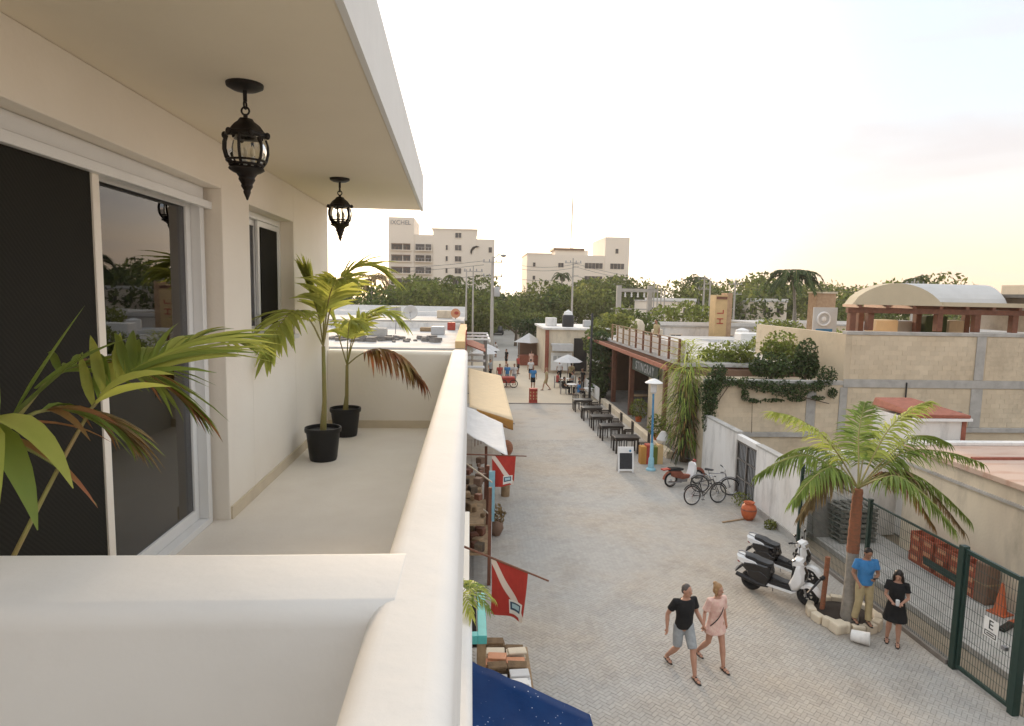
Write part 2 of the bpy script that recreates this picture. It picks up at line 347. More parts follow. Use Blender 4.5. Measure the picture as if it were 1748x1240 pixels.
M('gloss_white', (0.80,0.80,0.80), 0.22, nz=0.03, spec=0.6)
M('seat_vinyl', (0.022,0.022,0.024), 0.42, nz=0.2, ns=10)
M('chrome', (0.55,0.55,0.56), 0.2, nz=0.1, metal=1.0)
M('steel_grey', (0.30,0.30,0.31), 0.45, nz=0.15, metal=0.7)
M('tail_red', (0.35,0.02,0.02), 0.25)
M('chalk_board', (0.035,0.038,0.045), 0.8, nz=0.35, ns=12)
M('skin', (0.46,0.25,0.17), 0.55, c2=(0.40,0.21,0.14), ns=8)
M('skin_tan', (0.33,0.17,0.105), 0.55, c2=(0.28,0.14,0.085), ns=8)
M('hair_dark', (0.018,0.012,0.009), 0.5, nz=0.4, ns=30, stretch=(3,3,1))
M('hair_grey', (0.11,0.09,0.08), 0.6, nz=0.5, ns=40)
M('hair_blond', (0.36,0.21,0.09), 0.5, c2=(0.22,0.12,0.05), ns=25, stretch=(3,3,1))
M('cloth_black', (0.010,0.010,0.011), 0.9, nz=0.3, ns=12, bump=0.9, bs=11)
M('cloth_grey', (0.33,0.35,0.36), 0.9, nz=0.2, ns=9, bump=0.9, bs=11)
M('cloth_pink', (0.70,0.42,0.36), 0.9, c2=(0.78,0.58,0.48), ns=16, transl=0.1, bump=0.9, bs=11)
M('cloth_blue', (0.05,0.21,0.46), 0.9, nz=0.2, ns=7, bump=0.9, bs=11)
M('cloth_khaki', (0.45,0.36,0.20), 0.9, nz=0.2, ns=7, bump=0.9, bs=11)
M('cloth_red', (0.45,0.07,0.06), 0.9, nz=0.2, ns=7, bump=0.9, bs=11)
M('leather_black', (0.02,0.017,0.015), 0.5, nz=0.2)
M('hotel_wall', (0.82,0.73,0.62), 0.9, nz=0.05, ns=0.15)
M('window_dark', (0.05,0.05,0.055), 0.15, nz=0.2, ns=0.7, objvar=0.35, spec=0.6)
M('rail_brown', (0.20,0.12,0.08), 0.7)
M('roof_grey', (0.55,0.54,0.52), 0.85, c2=(0.35,0.33,0.31), ns=0.5, bump=0.2, bs=5, fine=0.08)
M('roof_pink', (0.52,0.38,0.30), 0.85, c2=(0.40,0.22,0.15), ns=1.3, stretch=(0.5,2.2,1), lo=0.5, hi=0.75)
M('roof_tile_red', (0.33,0.11,0.07), 0.8, nz=0.3, ns=6)
M('dirt', (0.30,0.245,0.18), 0.95, c2=(0.22,0.175,0.125), ns=0.6, bump=0.3, bs=8)
M('sand', (0.55,0.475,0.365), 0.95, c2=(0.48,0.41,0.31), ns=0.35, bump=0.2, bs=10, fine=0.08)  # sandy paving, with a sunlit yellow lift put into its colour
M('asphalt_pale', (0.36,0.34,0.31), 0.95, c2=(0.31,0.29,0.26), ns=0.3, bump=0.15, bs=10, fine=0.08)
M('tower_yellow', (0.58,0.40,0.20), 0.85, nz=0.12, ns=2)
M('brick_tan', (0.46,0.31,0.19), 0.9, c2=(0.36,0.22,0.13), ns=4)
glass_mat('glass', (0.60,0.60,0.64), 1.55)
glass_mat('glass_clear', (0.93,0.93,0.90), 0.8)

# ================================================================== our own building
FL, PZ, CZ, WX = 5.57, 6.45, 8.0, -1.57
bld = thing('apartment_building', 'white plastered apartment building with long balcony, deep eave and sliding glass doors', 'building', (-1.57, 0, 0))
DY0, DY1, DZ = 1.62, 4.28, 7.72           # door opening
WY0, WY1, WZ0, WZ1 = 4.79, 5.95, 6.70, 7.69
m = MB()
m.bx(-1.77, WX, -1.3, DY0, FL-.2, CZ); m.bx(-1.77, WX, DY1, WY0, FL-.2, CZ); m.bx(-1.77, WX, WY1, 7.34, FL-.2, CZ)
m.bx(-1.77, WX, DY0, DY1, DZ, CZ); m.bx(-1.77, WX, WY0, WY1, FL-.2, WZ0); m.bx(-1.77, WX, WY0, WY1, WZ1, CZ)
m.bx(-9, -1.77, 7.14, 7.338, FL-.2, CZ)
wall = m.build('wall', 'plaster_cream', bld, bevel=0.006)
m = MB(); m.extr([(-9,-1.3),(-0.385,-1.3),(-0.435,2.2),(-0.565,7.40),(-9,7.40)], CZ, 8.36); m.build('eave', 'ceiling_paint', bld, bevel=0.008)
m = MB()
for k, (a, b) in enumerate((((-0.385,-1.3),(-0.435,2.2)), ((-0.435,2.2),(-0.565,7.40)))):
    m._add([(a[0]+.004,a[1],7.99),(b[0]+.004,b[1],7.99),(b[0]+.004,b[1],8.37),(a[0]+.004,a[1],8.37),(a[0]+.03,a[1],7.99),(b[0]+.03,b[1],7.99),(b[0]+.03,b[1],8.37),(a[0]+.03,a[1],8.37)],
           [(0,1,2,3),(7,6,5,4),(0,4,5,1),(3,2,6,7),(0,3,7,4),(1,5,6,2)])
m.build('fascia', 'plaster_white', bld, fix=True)
m = MB(); m.bx(WX+.001, -0.10, -1.3, 7.30, FL-.22, FL); m.build('balcony_floor', 'floor_stone', bld)
m = MB(); m.bx(-1.775, WX, DY0+.001, DY1-.001, FL-.2, FL-.001); m.build('threshold', 'floor_stone', bld)
m = MB()
m.bx(WX+.001, WX+.014, DY1+.01, 7.26, FL, FL+.085); m.bx(WX+.014, -0.2, 7.237, 7.25, FL, FL+.085)
m.build('skirting', 'skirt_stone', bld)
def rounded(w, z0, z1, r=0.055, n=6):        # upright wall section with rounded shoulders, (offset, z)
    p = [(0, z0), (w, z0)]
    for c0, s0 in ((w-r, 0), (r, 90)):
        for i in range(n+1):
            a = R(s0 + 90*i/n); p.append((c0 + r*math.cos(a), z1 - r + r*math.sin(a)))
    return p
def wall_y(mb, x0, w, y0, y1, z0, z1, r=0.055, seg=0.5, wob=0.002):
    pr = rounded(w, z0, z1, r); n = len(pr); k = max(2, int((y1-y0)/seg)); o = len(mb.v); vs_ = []; fs = []
    for i in range(k+1):
        y = y0+(y1-y0)*i/k
        for (a, z) in pr:
            d = noise.noise(Vector((a*3, y*1.3, z*2)))*wob if z > z0+.2 else 0
            vs_.append((x0+a+d, y, z+d))
    for i in range(k):
        for j in range(n): fs.append((i*n+j, (i+1)*n+j, (i+1)*n+(j+1)%n, i*n+(j+1)%n))
    fs.append(tuple(range(n))); fs.append(tuple(k*n+n-1-j for j in range(n)))
    mb._add(vs_, fs)
def wall_x(mb, y0, w, x0, x1, z0, z1, r=0.055, seg=0.3, wob=0.002):
    t = MB(); wall_y(t, y0, w, x0, x1, z0, z1, r, seg, wob)
    mb._add([(p[1], p[0], p[2]) for p in t.v], t.f)
m = MB(); wall_y(m, -0.205, 0.185, -1.3, 7.44, FL-.22, PZ, 0.05); m.build('parapet', 'plaster_white', bld, smooth=True, fix=True, angle=50)
m = MB(); wall_x(m, 7.25, 0.185, WX+.002, -0.15, FL-.22, PZ-.012, 0.05); m.build('end_parapet', 'plaster_cream', bld, smooth=True, fix=True, angle=50)
m = MB(); wall_x(m, 1.29, 0.315, WX+.002, -0.152, FL-.22, PZ+.001, 0.045); m.build('divider_wall', 'plaster_white', bld, smooth=True, fix=True, angle=50)
# the storeys below and the ends
m = MB(); m.bx(-9, -1.50, -1.3, 7.338, -0.2, FL-.201); m.build('lower_wall', 'plaster_cream', bld)
m = MB(); m.bx(-1.499, -0.04, -1.3, 7.38, 2.40, 2.62); m.build('lower_slab', 'floor_stone', bld)
m = MB(); wall_y(m, -0.135, 0.20, -1.3, 7.47, 2.40, 3.50, 0.07); m.build('lower_parapet', 'plaster_white', bld, smooth=True, fix=True, angle=50)
# sliding door
dr = MB()
fx0, fx1 = -1.76, -1.665
dr.bx(fx0, fx1, DY0+.002, DY1-.045, DZ-.075, DZ-.002); dr.bx(fx0, fx1, DY0+.002, DY1-.045, FL+.001, FL+.045)
dr.bx(fx0, fx1, DY0+.002, DY0+.06, FL+.045, DZ-.075); dr.bx(fx0, fx1, DY1-.105, DY1-.045, FL+.045, DZ-.075)
dr.bx(fx1, fx1+.035, DY0+.002, DY1-.002, DZ-.13, DZ-.085)
door = dr.build('sliding_door', 'alu_white', bld, bevel=0.003)
def sash(y0, y1, z0, z1, x0, x1, st=0.06, name='sash', par=None, g='glass'):
    s = MB(); s.bx(x0, x1, y0, y0+st, z0, z1); s.bx(x0, x1, y1-st, y1, z0, z1); s.bx(x0, x1, y0+st, y1-st, z1-st, z1); s.bx(x0, x1, y0+st, y1-st, z0, z0+st*1.2)
    o = s.build(name, 'alu_white', par, bevel=0.003)
    p = MB(); xm = (x0+x1)/2; p.bx(xm-.003, xm+.003, y0+st+.001, y1-st-.001, z0+st*1.2+.001, z1-st-.001); p.build('pane', g, par)
    return o
zt, zb = DZ-.077, FL+.047
sash(3.10, 4.172, zb, zt, -1.755, -1.722, par=door)
sash(1.69, 3.10, zb, zt, -1.72, -1.69, par=door)
s = MB(); s.bx(-1.686, -1.668, 1.69, 3.02, zb, zt); s.build('insect_screen', 'screen_mesh', door)
s = MB(); s.bx(-1.688, -1.660, 3.021, 3.075, zb, zt); s.build('screen_stile', 'plaster_cream', door)
s = MB(); s.bx(-1.768, -1.758, 3.84, 4.172, zb, zt); s.build('dark_screen_strip', 'room_dark', door)  # added dark strip where the pane reflection stops, taken as parked insect screen
s = MB()
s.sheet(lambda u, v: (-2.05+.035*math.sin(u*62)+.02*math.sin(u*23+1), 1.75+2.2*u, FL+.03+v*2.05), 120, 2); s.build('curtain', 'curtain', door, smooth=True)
# window
wd = MB(); wx0, wx1 = -1.75, -1.685
wd.bx(wx0, wx1, WY0+.002, WY1-.002, WZ1-.05, WZ1-.002); wd.bx(wx0, wx1, WY0+.002, WY1-.002, WZ0+.002, WZ0+.045)
wd.bx(wx0, wx1, WY0+.002, WY0+.05, WZ0+.045, WZ1-.05); wd.bx(wx0, wx1, WY1-.05, WY1-.002, WZ0+.045, WZ1-.05)
win = wd.build('window', 'alu_white', bld, bevel=0.003)
sash(WY0+.052, 5.40, WZ0+.047, WZ1-.052, -1.745, -1.722, 0.045, par=win)
sash(5.36, WY1-.052, WZ0+.047, WZ1-.052, -1.718, -1.695, 0.045, par=win)
s = MB(); s.bx(-1.693, -1.688, 5.41, WY1-.1, WZ0+.1, WZ1-.1); s.build('insect_screen', 'screen_mesh', win)
s = MB(); s.bx(-1.70, WX+.03, WY0-.03, WY1+.03, WZ0-.035, WZ0); s.build('sill', 'plaster_white', win, bevel=0.004)
# dark room behind the glass
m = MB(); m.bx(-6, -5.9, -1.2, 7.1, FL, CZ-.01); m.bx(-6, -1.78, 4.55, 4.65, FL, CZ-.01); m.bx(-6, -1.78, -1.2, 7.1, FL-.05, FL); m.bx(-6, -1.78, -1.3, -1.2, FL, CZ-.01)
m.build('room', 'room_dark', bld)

# ================================================================== lanterns
def lantern(loc, label):
    t = thing('hanging_lantern', label, 'lantern', loc, 0, 'lanterns under the eave')
    def b(name, mb, mat, par=t, **k): return mb.build(name, mat, par, smooth=True, world=False, **k)
    m = MB(); m.lathe([(0.02,-.030),(0.055,-.026),(0.078,-.014),(0.080,0.0)], n=20); b('canopy', m, 'black_iron')
    m = MB(); m.tube([(0,0,-.03),(0,0,-.075)], 0.009, 8); m.torus((0,0,-.090), 0.017, 0.0045, 'X', 14, 6); m.torus((0,0,-.116), 0.017, 0.0045, 'Y', 14, 6); m.tube([(0,0,-.13),(0,0,-.15)], 0.010, 8)
    b('chain', m, 'black_iron')
    m = MB(); m.lathe([(0.012,-.145),(0.030,-.150),(0.038,-.162),(0.062,-.180),(0.080,-.205),(0.096,-.214),(0.098,-.226),(0.086,-.232),(0.04,-.232)], n=6, caps=False)
    for j in range(6):
        a = 2*math.pi*j/6; m.sph((0.094*math.cos(a),0.094*math.sin(a),-.222), 0.013, 0.013, 0.016, 8, 6)
    b('cap', m, 'black_iron')
    pr = [(0.084,-.232),(0.093,-.262),(0.094,-.292),(0.086,-.325),(0.070,-.350),(0.058,-.362)]
    m = MB(); m.lathe([(r_-.006,z) for r_, z in pr], n=24, caps=False); b('glass_bowl', m, 'glass_clear')
    for j in range(6):
        a = 2*math.pi*(j+.5)/6; m = MB(); m.tube([(r_*math.cos(a), r_*math.sin(a), z) for r_, z in pr], 0.0065, 6); b('rib', m, 'black_iron')
    m = MB(); m.torus((0,0,-.335), 0.083, 0.005, 'Z', 24, 6); m.torus((0,0,-.352), 0.070, 0.006, 'Z', 24, 6)
    m.lathe([(0.072,-.362),(0.078,-.370),(0.060,-.382),(0.046,-.388),(0.034,-.405),(0.036,-.415),(0.024,-.435),(0.026,-.444),(0.015,-.462),(0.017,-.470),(0.008,-.492),(0.003,-.505)], n=12)
    b('finial', m, 'black_iron')
    for j in range(3):
        a = 2*math.pi*j/3; x, y = .028*math.cos(a), .028*math.sin(a)
        m = MB(); m.tube([(x,y,-.362),(x,y,-.315)], 0.009, 8); q = b('candle', m, 'white_paint')
        m = MB(); m.lathe([(0.004,0),(0.012,.012),(0.010,.03),(0.002,.05)], (x,y,-.315), 10); b('bulb', m, 'bulb', q)
    return t
lantern((-1.01, 3.06, CZ), 'large black iron lantern hanging from the eave nearest the camera')
lantern((-1.07, 5.47, CZ), 'black iron lantern hanging from the eave near the far end of the balcony')

# ================================================================== palms
def curve(pts, n):
    P = [Vector(p) for p in pts]; P = [P[0]*2-P[1]] + P + [P[-1]*2-P[-2]]; out = []; k = len(P)-3
    for i in range(n+1):
        t = i/n*k; j = min(int(t), k-1); u = t-j; a, b, c, d = P[j:j+4]
        out.append(0.5*((2*b)+(c-a)*u+(2*a-5*b+4*c-d)*u*u+(3*b-a-3*c+d)*u**3))
    return out
def blade(mb, base, d, up, ln, w, droop=0.4, fold=0.25, seg=4, tipw=0.06, twist=0.0):
    d = Vector(d).normalized(); up = Vector(up); s = d.cross(up)
    if s.length < 1e-4: s = d.orthogonal()
    s.normalize(); p = Vector(base); vs_ = []; fs = []
    for i in range(seg+1):
        t = i/seg
        ww = w*(0.35+0.65*min(1, t*4))*(1-t**2.2)+w*tipw*(1-t)
        if i == seg: ww = w*0.03
        nrm = s.cross(d).normalized(); s2 = (s*math.cos(twist*t)+nrm*math.sin(twist*t))
        vs_ += [p - s2*ww*.5 + nrm*ww*fold, p, p + s2*ww*.5 + nrm*ww*fold]
        if i < seg:
            d = (d + Vector((0,0,-droop/seg))).normalized(); p = p + d*(ln/seg)
            s = (s - d*s.dot(d)).normalized()
    for i in range(seg):
        a = i*3; fs += [(a,a+1,a+4,a+3),(a+1,a+2,a+5,a+4)]
    mb._add(vs_, fs)
def frond(parent, pts, n, ll, lw, mat='leaf_green', rmat='stem_green', start=0.25, ang=(70,25), droop=0.5, rr=0.008, seed=0, world=True, separate=False, dihedral=0.25, prof=None, seg=4, samples=24, jit=0.15, two=True):
    rg = random.Random(seed); c = curve(pts, samples)
    m = MB(); m.tube(c[::2] if samples > 14 else c, [rr*(1-.8*i/(len(c[::2] if samples > 14 else c)-1)) for i in range(len(c[::2] if samples > 14 else c))], 6)
    fr = m.build('frond', rmat, parent, smooth=True, world=world)
    L = MB()
    for i in range(n):
        s = start+(1-start)*(i+.5)/n; k = s*samples; j = min(int(k), samples-1); p = c[j].lerp(c[j+1], k-j); d = (c[j+1]-c[j]).normalized()
        sd = d.cross(Vector((0,0,1)));
        if sd.length < 1e-3: sd = d.orthogonal()
        sd.normalize(); nr = sd.cross(d)
        q = (s-start)/(1-start); A = R(ang[0]+(ang[1]-ang[0])*q); pl = prof(q) if prof else (0.55+0.45*math.sin(math.pi*min(1, q*1.1+.12)))
        for sg in ((-1,1) if two else (1,)):
            a = A*(1+rg.uniform(-jit,jit)); dr_ = d*math.cos(a) + (sd*sg*math.cos(dihedral)+nr*math.sin(dihedral*rg.uniform(.3,1.4)))*math.sin(a)
            L.tint = rg.uniform(0.1,0.9)
            tgt = MB() if separate else L
            if separate: tgt.tint = L.tint
            blade(tgt, p, dr_, nr, ll*pl*rg.uniform(.85,1.12), lw*rg.uniform(.8,1.15), droop*rg.uniform(.6,1.4), seg=seg, twist=rg.uniform(-.5,.5))
            if separate:
                mm = mat if not isinstance(mat, (list,tuple)) else rg.choice(mat)
                tgt.build('leaflet', mm, fr, smooth=True, world=world, angle=80)
    if not separate: L.build('leaflets', mat, fr, smooth=True, world=world, angle=80)
    return fr
def pot(parent, c, r=0.16, h=0.30, mat='pot_black'):
    m = MB(); m.lathe([(r*.72,0),(r*.76,.02),(r*.93,h*.86),(r*1.0,h*.865),(r*1.02,h*.93),(r*1.0,h),(r*.93,h),(r*.90,h*.90)], c, 24); p = m.build('pot', mat, parent, smooth=True)
    m = MB(); m.lathe([(r*.9,h*.86),(r*.5,h*.89),(0.01,h*.9)], c, 16, caps=False); m.build('soil', 'soil', p, smooth=True)
# near palm behind the divider
t = thing('potted_palm', 'large leafy palm with browned leaf tips behind the low divider wall, nearest the camera', 'plant', (-1.38,1.77,FL))
pot(t, (-1.38,1.77,FL), 0.16, 0.32)
m = MB(); m.tube([(-1.38,1.77,FL+.28),(-1.38,1.74,6.2),(-1.34,1.72,6.6),(-1.22,1.74,6.74)], [.03,.026,.02,.012], 8); m.build('stem', 'stem_green', t, smooth=True)
frond(t, [(-1.33,1.75,6.02),(-1.21,1.72,6.34),(-1.11,1.78,6.59),(-1.04,1.85,6.77),(-0.99,1.92,6.84),(-0.95,2.0,6.88),(-0.87,2.12,6.93),(-0.80,2.22,6.93)], 26, 0.40, 0.034, ['leaf_lime','leaf_lime','leaf_green'], start=0.42, ang=(62,10), droop=0.55, rr=0.007, seed=3, separate=True, seg=6)
frond(t, [(-1.21,1.75,6.72),(-1.15,1.78,6.76),(-1.1,1.82,6.76),(-1.05,1.88,6.73),(-1.0,1.92,6.67)], 15, 0.27, 0.030, ['leaf_rust','leaf_green','leaf_dry_warm'], start=0.3, ang=(55,15), droop=0.8, rr=0.006, seed=5, separate=True, seg=5)
frond(t, [(-1.27,1.85,6.70),(-1.24,2.02,6.83),(-1.16,2.15,6.85),(-1.06,2.25,6.78),(-0.98,2.3,6.70)], 22, 0.34, 0.032, ['leaf_green','leaf_green','leaf_rust'], start=0.25, ang=(60,15), droop=0.7, rr=0.006, seed=8, separate=True, seg=5)
for k, (b_, d_, ln, w, dp, mt) in enumerate([((-1.22,1.75,6.72),(.16,.08,.20),.30,.060,.15,'leaf_green'), ((-1.19,1.75,6.75),(.13,.1,.30),.34,.040,.10,'leaf_green'), ((-1.16,1.8,6.82),(.10,.25,.17),.33,.032,.35,'leaf_green'),
        ((-1.24,1.73,6.75),(.16,-.06,.05),.34,.085,1.5,'leaf_lime'), ((-1.25,1.72,6.74),(.11,-.07,.0),.36,.080,1.6,'leaf_green'), ((-1.23,1.71,6.73),(.06,-.08,.03),.34,.070,1.9,'leaf_lime'),
        ((-1.26,1.78,6.74),(-.06,.03,.25),.32,.06,.4,'leaf_green'), ((-1.22,1.76,6.70),(.2,.03,-.08),.30,.045,.9,'leaf_rust'), ((-1.22,1.77,6.68),(.22,.10,-.12),.28,.040,.8,'leaf_green'), ((-1.24,1.8,6.72),(.12,.2,.02),.30,.035,.8,'leaf_rust')]):
    m = MB(); m.tint = .3+.06*k; blade(m, b_, d_, (0,0,1), ln, w, dp, seg=7, fold=.18); m.build('leaf', mt, t, smooth=True, angle=80)
# two potted palms at the far end
def small_palm(loc, stem, fr, label):
    t = thing('potted_palm', label, 'plant', loc)
    pot(t, loc)
    m = MB(); m.tube(stem, [.030]+[.020]*(len(stem)-2)+[.016], 10); m.build('stem', 'stem_green', t, smooth=True)
    for i, f in enumerate(fr): frond(t, f[0], f[1], f[2], f[3], f[4], start=f[5], ang=f[6], droop=f[7], rr=0.008, seed=20+i)
c = (-1.30,5.85,6.60)
small_palm((-1.31,5.85,FL), [(-1.31,5.85,FL+.27),(-1.295,5.85,6.1),c], [
    ([c,(-1.33,5.83,6.85),(-1.39,5.80,7.08),(-1.43,5.76,7.24)],22,.36,.050,'leaf_lime',.25,(38,12),.25),
    ([c,(-1.22,5.87,7.0),(-1.08,5.90,7.26),(-.90,5.92,7.32),(-.74,5.92,7.24)],22,.40,.050,'leaf_lime',.3,(55,15),.6),
    ([c,(-1.36,5.6,6.85),(-1.42,5.3,6.92),(-1.46,5.0,6.78),(-1.48,4.85,6.62)],20,.38,.048,'leaf_lime',.3,(55,15),.7),
    ([c,(-1.24,5.75,6.95),(-1.15,5.6,7.15),(-1.04,5.45,7.20)],20,.40,.05,'leaf_lime',.3,(55,18),.7),
    ([c,(-1.32,6.0,6.9),(-1.3,6.2,7.1),(-1.2,6.45,7.15)],18,.36,.048,'leaf_lime',.3,(50,18),.5),
    ([c,(-1.38,5.75,6.82),(-1.45,5.6,6.9),(-1.5,5.45,6.8)],9,.22,.04,'leaf_lime',.3,(55,20),.9)],
    'lime green potted palm, the nearer of the two black pots at the far end')
c = (-1.28,6.85,6.32)
small_palm((-1.30,6.85,FL), [(-1.30,6.85,FL+.27),(-1.285,6.85,6.0),c], [
    ([c,(-1.13,6.8,6.44),(-.93,6.72,6.51),(-.70,6.6,6.44),(-.48,6.5,6.22)],42,.42,.036,'leaf_rust',.32,(52,14),1.7),
    ([c,(-1.2,6.84,6.6),(-1.05,6.8,6.82),(-.85,6.75,6.88),(-.70,6.7,6.78)],20,.36,.045,'leaf_lime',.3,(55,15),.7),
    ([c,(-1.36,6.86,6.6),(-1.42,6.85,6.8),(-1.47,6.8,6.9)],9,.24,.040,'leaf_lime',.3,(50,18),.5),
    ([c,(-1.25,6.75,6.62),(-1.18,6.5,6.8),(-1.05,6.25,6.78)],18,.34,.045,'leaf_lime',.3,(55,15),.8),
    ([c,(-1.24,6.95,6.6),(-1.15,7.05,6.8),(-1.0,7.1,6.9)],18,.34,.045,'leaf_lime',.3,(55,15),.6)],
    'potted palm with one rust red frond, in a black pot by the end wall')
# palm on the balcony below
t = thing('potted_palm', 'bushy green palm poking over the white rail of the balcony below', 'plant', (-0.32,6.9,2.62))
pot(t, (-0.32,6.9,2.62), 0.16, 0.30)
m = MB(); m.tube([(-0.32,6.9,2.88),(-0.2,7.0,3.4),(-0.08,7.15,3.62)], [.025,.02,.014], 8); m.build('stem', 'stem_green', t, smooth=True)
for i in range(7):
    a = R(-70+i*36); q = Vector((-.08,7.15,3.62)); e_ = Vector((math.cos(a), math.sin(a), 0))
    frond(t, [q, q+e_*.12+Vector((0,0,.10)), q+e_*.26+Vector((0,0,.08)), q+e_*.40+Vector((0,0,-.05))], 12, .22, .026, 'leaf_green' if i % 2 else 'leaf_lime', start=.2, droop=.7, rr=.005, seed=60+i)

# ================================================================== ground, street, paving
def struct(name, mb, mat, label=None, **k):
    o = mb.build(name, mat, None, **k); o['kind'] = 'structure'
    if label: o['label'] = label
    return o
m = MB(); m._add([(-400,-60,-.06),(500,-60,-.06),(500,700,-.06),(-400,700,-.06)], [(0,1,2,3)]); struct('ground', m, 'dirt', 'sandy earth of the town lots around the street')
m = MB(); m.bx(-1.6, 9.7, -20, 41.5, -.05, -.012); street = struct('street', m, 'joint_sand', 'grey interlocking pavers of the street below the balcony')
m = MB(); m.bx(-1.6, 9.3, 41.5, 68, -.05, 0.012); struct('plaza', m, 'sand', 'pale sandy coloured paving where the cafe tables stand')
m = MB(); m.extr([(-.4,68),(6.4,68),(8.6,140),(2.6,140)], -.05, 0.004); struct('far_road', m, 'asphalt_pale', 'pale road running on towards the trees')
m = MB(); m.bx(1.6, 9.0, 41.38, 41.62, -.03, 0.03); m.build('kerb', 'concrete_dark', street)
# interlocking pavers, laid as a 45 degree herringbone; the nearest 300 singly, the others as one part
PL, PW, JT = 0.165, 0.0825, 0.003
def paver_cells(x0, x1, y0, y1):
    u = PW; out = []; c45 = math.cos(R(45)); n = int((x1-x0+y1-y0)/u)+4
    for i in range(-n, n):
        for j in range(-n, n):
            k = (i - j) % 4
            if k == 0: cx, cy, rz = (i+1)*u, (j+.5)*u, 0.0
            elif k == 2 : cx, cy, rz = (i+.5)*u, (j+1)*u - u, 1.5708
            else: continue
            if k == 2: cx, cy = (i+.5)*u, (j)*u
            X = (cx-cy)*c45 + (x0+x1)/2; Y = (cx+cy)*c45 + (y0+y1)/2
            if x0 < X < x1 and y0 < Y < y1: out.append((X, Y, rz+R(45)))
    return out
def pave_piece():
    a, b, t_ = (PL-JT)/2, (PW-JT)/2, 0.012; ch = 0.004
    m = MB(); m._add([(-a,-b,-.02),(a,-b,-.02),(a,b,-.02),(-a,b,-.02),(-a,-b,-.004),(a,-b,-.004),(a,b,-.004),(-a,b,-.004),(-a+ch,-b+ch,0),(a-ch,-b+ch,0),(a-ch,b-ch,0),(-a+ch,b-ch,0)],
        [(0,1,5,4),(1,2,6,5),(2,3,7,6),(3,0,4,7),(4,5,9,8),(5,6,10,9),(6,7,11,10),(7,4,8,11),(8,9,10,11)]); return m
cells = paver_cells(0.1, 9.6, 8.6, 31.0)
vis = sorted((c for c in cells if 2.0 < c[0] < 7.6), key=lambda c: c[1]+abs(c[0]-4.6)*.35)
single = set(vis[:300]); rg = random.Random(11)
pm_ = pave_piece().mesh('paver', 'paver')
rest = MB(); pv, pf = pave_piece().v, pave_piece().f
for c in cells:
    dz = rg.uniform(-.0015,.0015); ax, ay = rg.uniform(-.006,.006), rg.uniform(-.006,.006)
    if c in single:
        o = bpy.data.objects.new('paver', pm_); col.objects.link(o); o.parent = street; o.location = (c[0], c[1], dz); o.rotation_euler = (ax, ay, c[2])
    else:
        cs, sn = math.cos(c[2]), math.sin(c[2]); rest.tint = rg.random()
        rest._add([(c[0]+p[0]*cs-p[1]*sn, c[1]+p[0]*sn+p[1]*cs, p[2]+dz+p[0]*ay+p[1]*ax) for p in pv], pf)
o = rest.build('paving', 'paver', street); o['kind'] = 'stuff'
m = MB(); m.bx(-1.5, 9.6, 31.0, 41.38, -.03, -.001); m.build('far_paving', 'paver_far', street) if 'paver_far' in MATS else None
# far paving material: herringbone too fine to tell apart
mt = M('paver_far', (0.375,0.36,0.335), 0.85, c2=(0.40,0.35,0.29), ns=0.22, bump=0.3, bs=16, fine=0.13, geo=True, lo=0.42, hi=0.62, stain=.22, ss=.9)
m.v = []; m.f = []; m.t = []; m.bx(-1.5, 9.6, 31.0, 41.38, -.03, -.001); m.bx(-1.5, 9.6, -15, 8.6, -.03, -.001); m.build('far_paving', 'paver_far', street)

# ================================================================== right side: white boundary wall, grille, fence, gate
t = thing('boundary_wall', 'stained white boundary wall along the street beside the bicycles', 'wall', (9.6, 21.5, 0))
m = MB(); m.bx(9.6, 9.8, 22.3, 25.6, -.05, 2.28); m.bx(9.6, 9.8, 17.55, 20.65, -.05, 2.20); m.bx(9.6, 9.8, 20.65, 22.3, 2.05, 2.26); m.build('wall', 'wall_white', t, bevel=0.02)
m = MB(); m.bx(9.57, 9.83, 22.28, 25.6, 2.28, 2.36); m.bx(9.57, 9.83, 17.5, 20.67, 2.2, 2.27); m.build('coping', 'concrete', t, bevel=0.015)
m = MB(); m.bx(9.55, 9.598, 17.55, 20.6, -.05, 0.22); m.build('splash_band', 'concrete', t)
g_ = thing('grille_door', 'rusty dark metal grille door in the white boundary wall', 'door', (9.66, 21.5, 0))
m = MB()
for y in (20.68, 21.46, 22.24): m.bx(9.63, 9.68, y-.025, y+.025, .03, 2.04)
for z in (.08, .75, 1.4, 2.0): m.bx(9.635, 9.675, 20.7, 22.22, z-.025, z+.025)
m.build('frame', 'concrete_dark', g_)
for i in range(14):
    y = 20.74+i*.112; m = MB(); m.bx(9.645, 9.662, y-.008, y+.008, .1, 1.99); m.build('bar', 'black_iron', g_)
m = MB(); m.bx(9.69, 9.70, 20.7, 22.24, .03, 2.03); m.build('backing_sheet', 'grey_paint', g_)
FX = 9.5
def mesh_panel(mb, x, y0, y1, z0, z1, step=0.06, hz=0.2, w=0.0055):
    n = int((y1-y0)/step)
    for i in range(n+1):
        y = y0+(y1-y0)*i/n; mb.bx(x-w/2, x+w/2, y-w/2, y+w/2, z0, z1)
    k = int((z1-z0)/hz)
    for i in range(k+1):
        z = z0+(z1-z0)*i/k; mb.bx(x-w*1.4, x-w*.5, y0, y1, z-w/2, z+w/2)
t = thing('mesh_fence', 'dark green welded mesh fence between the white wall and the gate', 'fence', (FX, 14.4, 0))
for y in (17.45, 14.3):
    m = MB(); m.bx(FX-.04, FX+.04, y-.04, y+.04, 0, 2.42); q = m.build('post', 'green_steel', t, bevel=.006)
    m = MB(); m.bx(FX-.045, FX+.045, y-.045, y+.045, 2.42, 2.45); m.build('cap', 'green_steel', q)
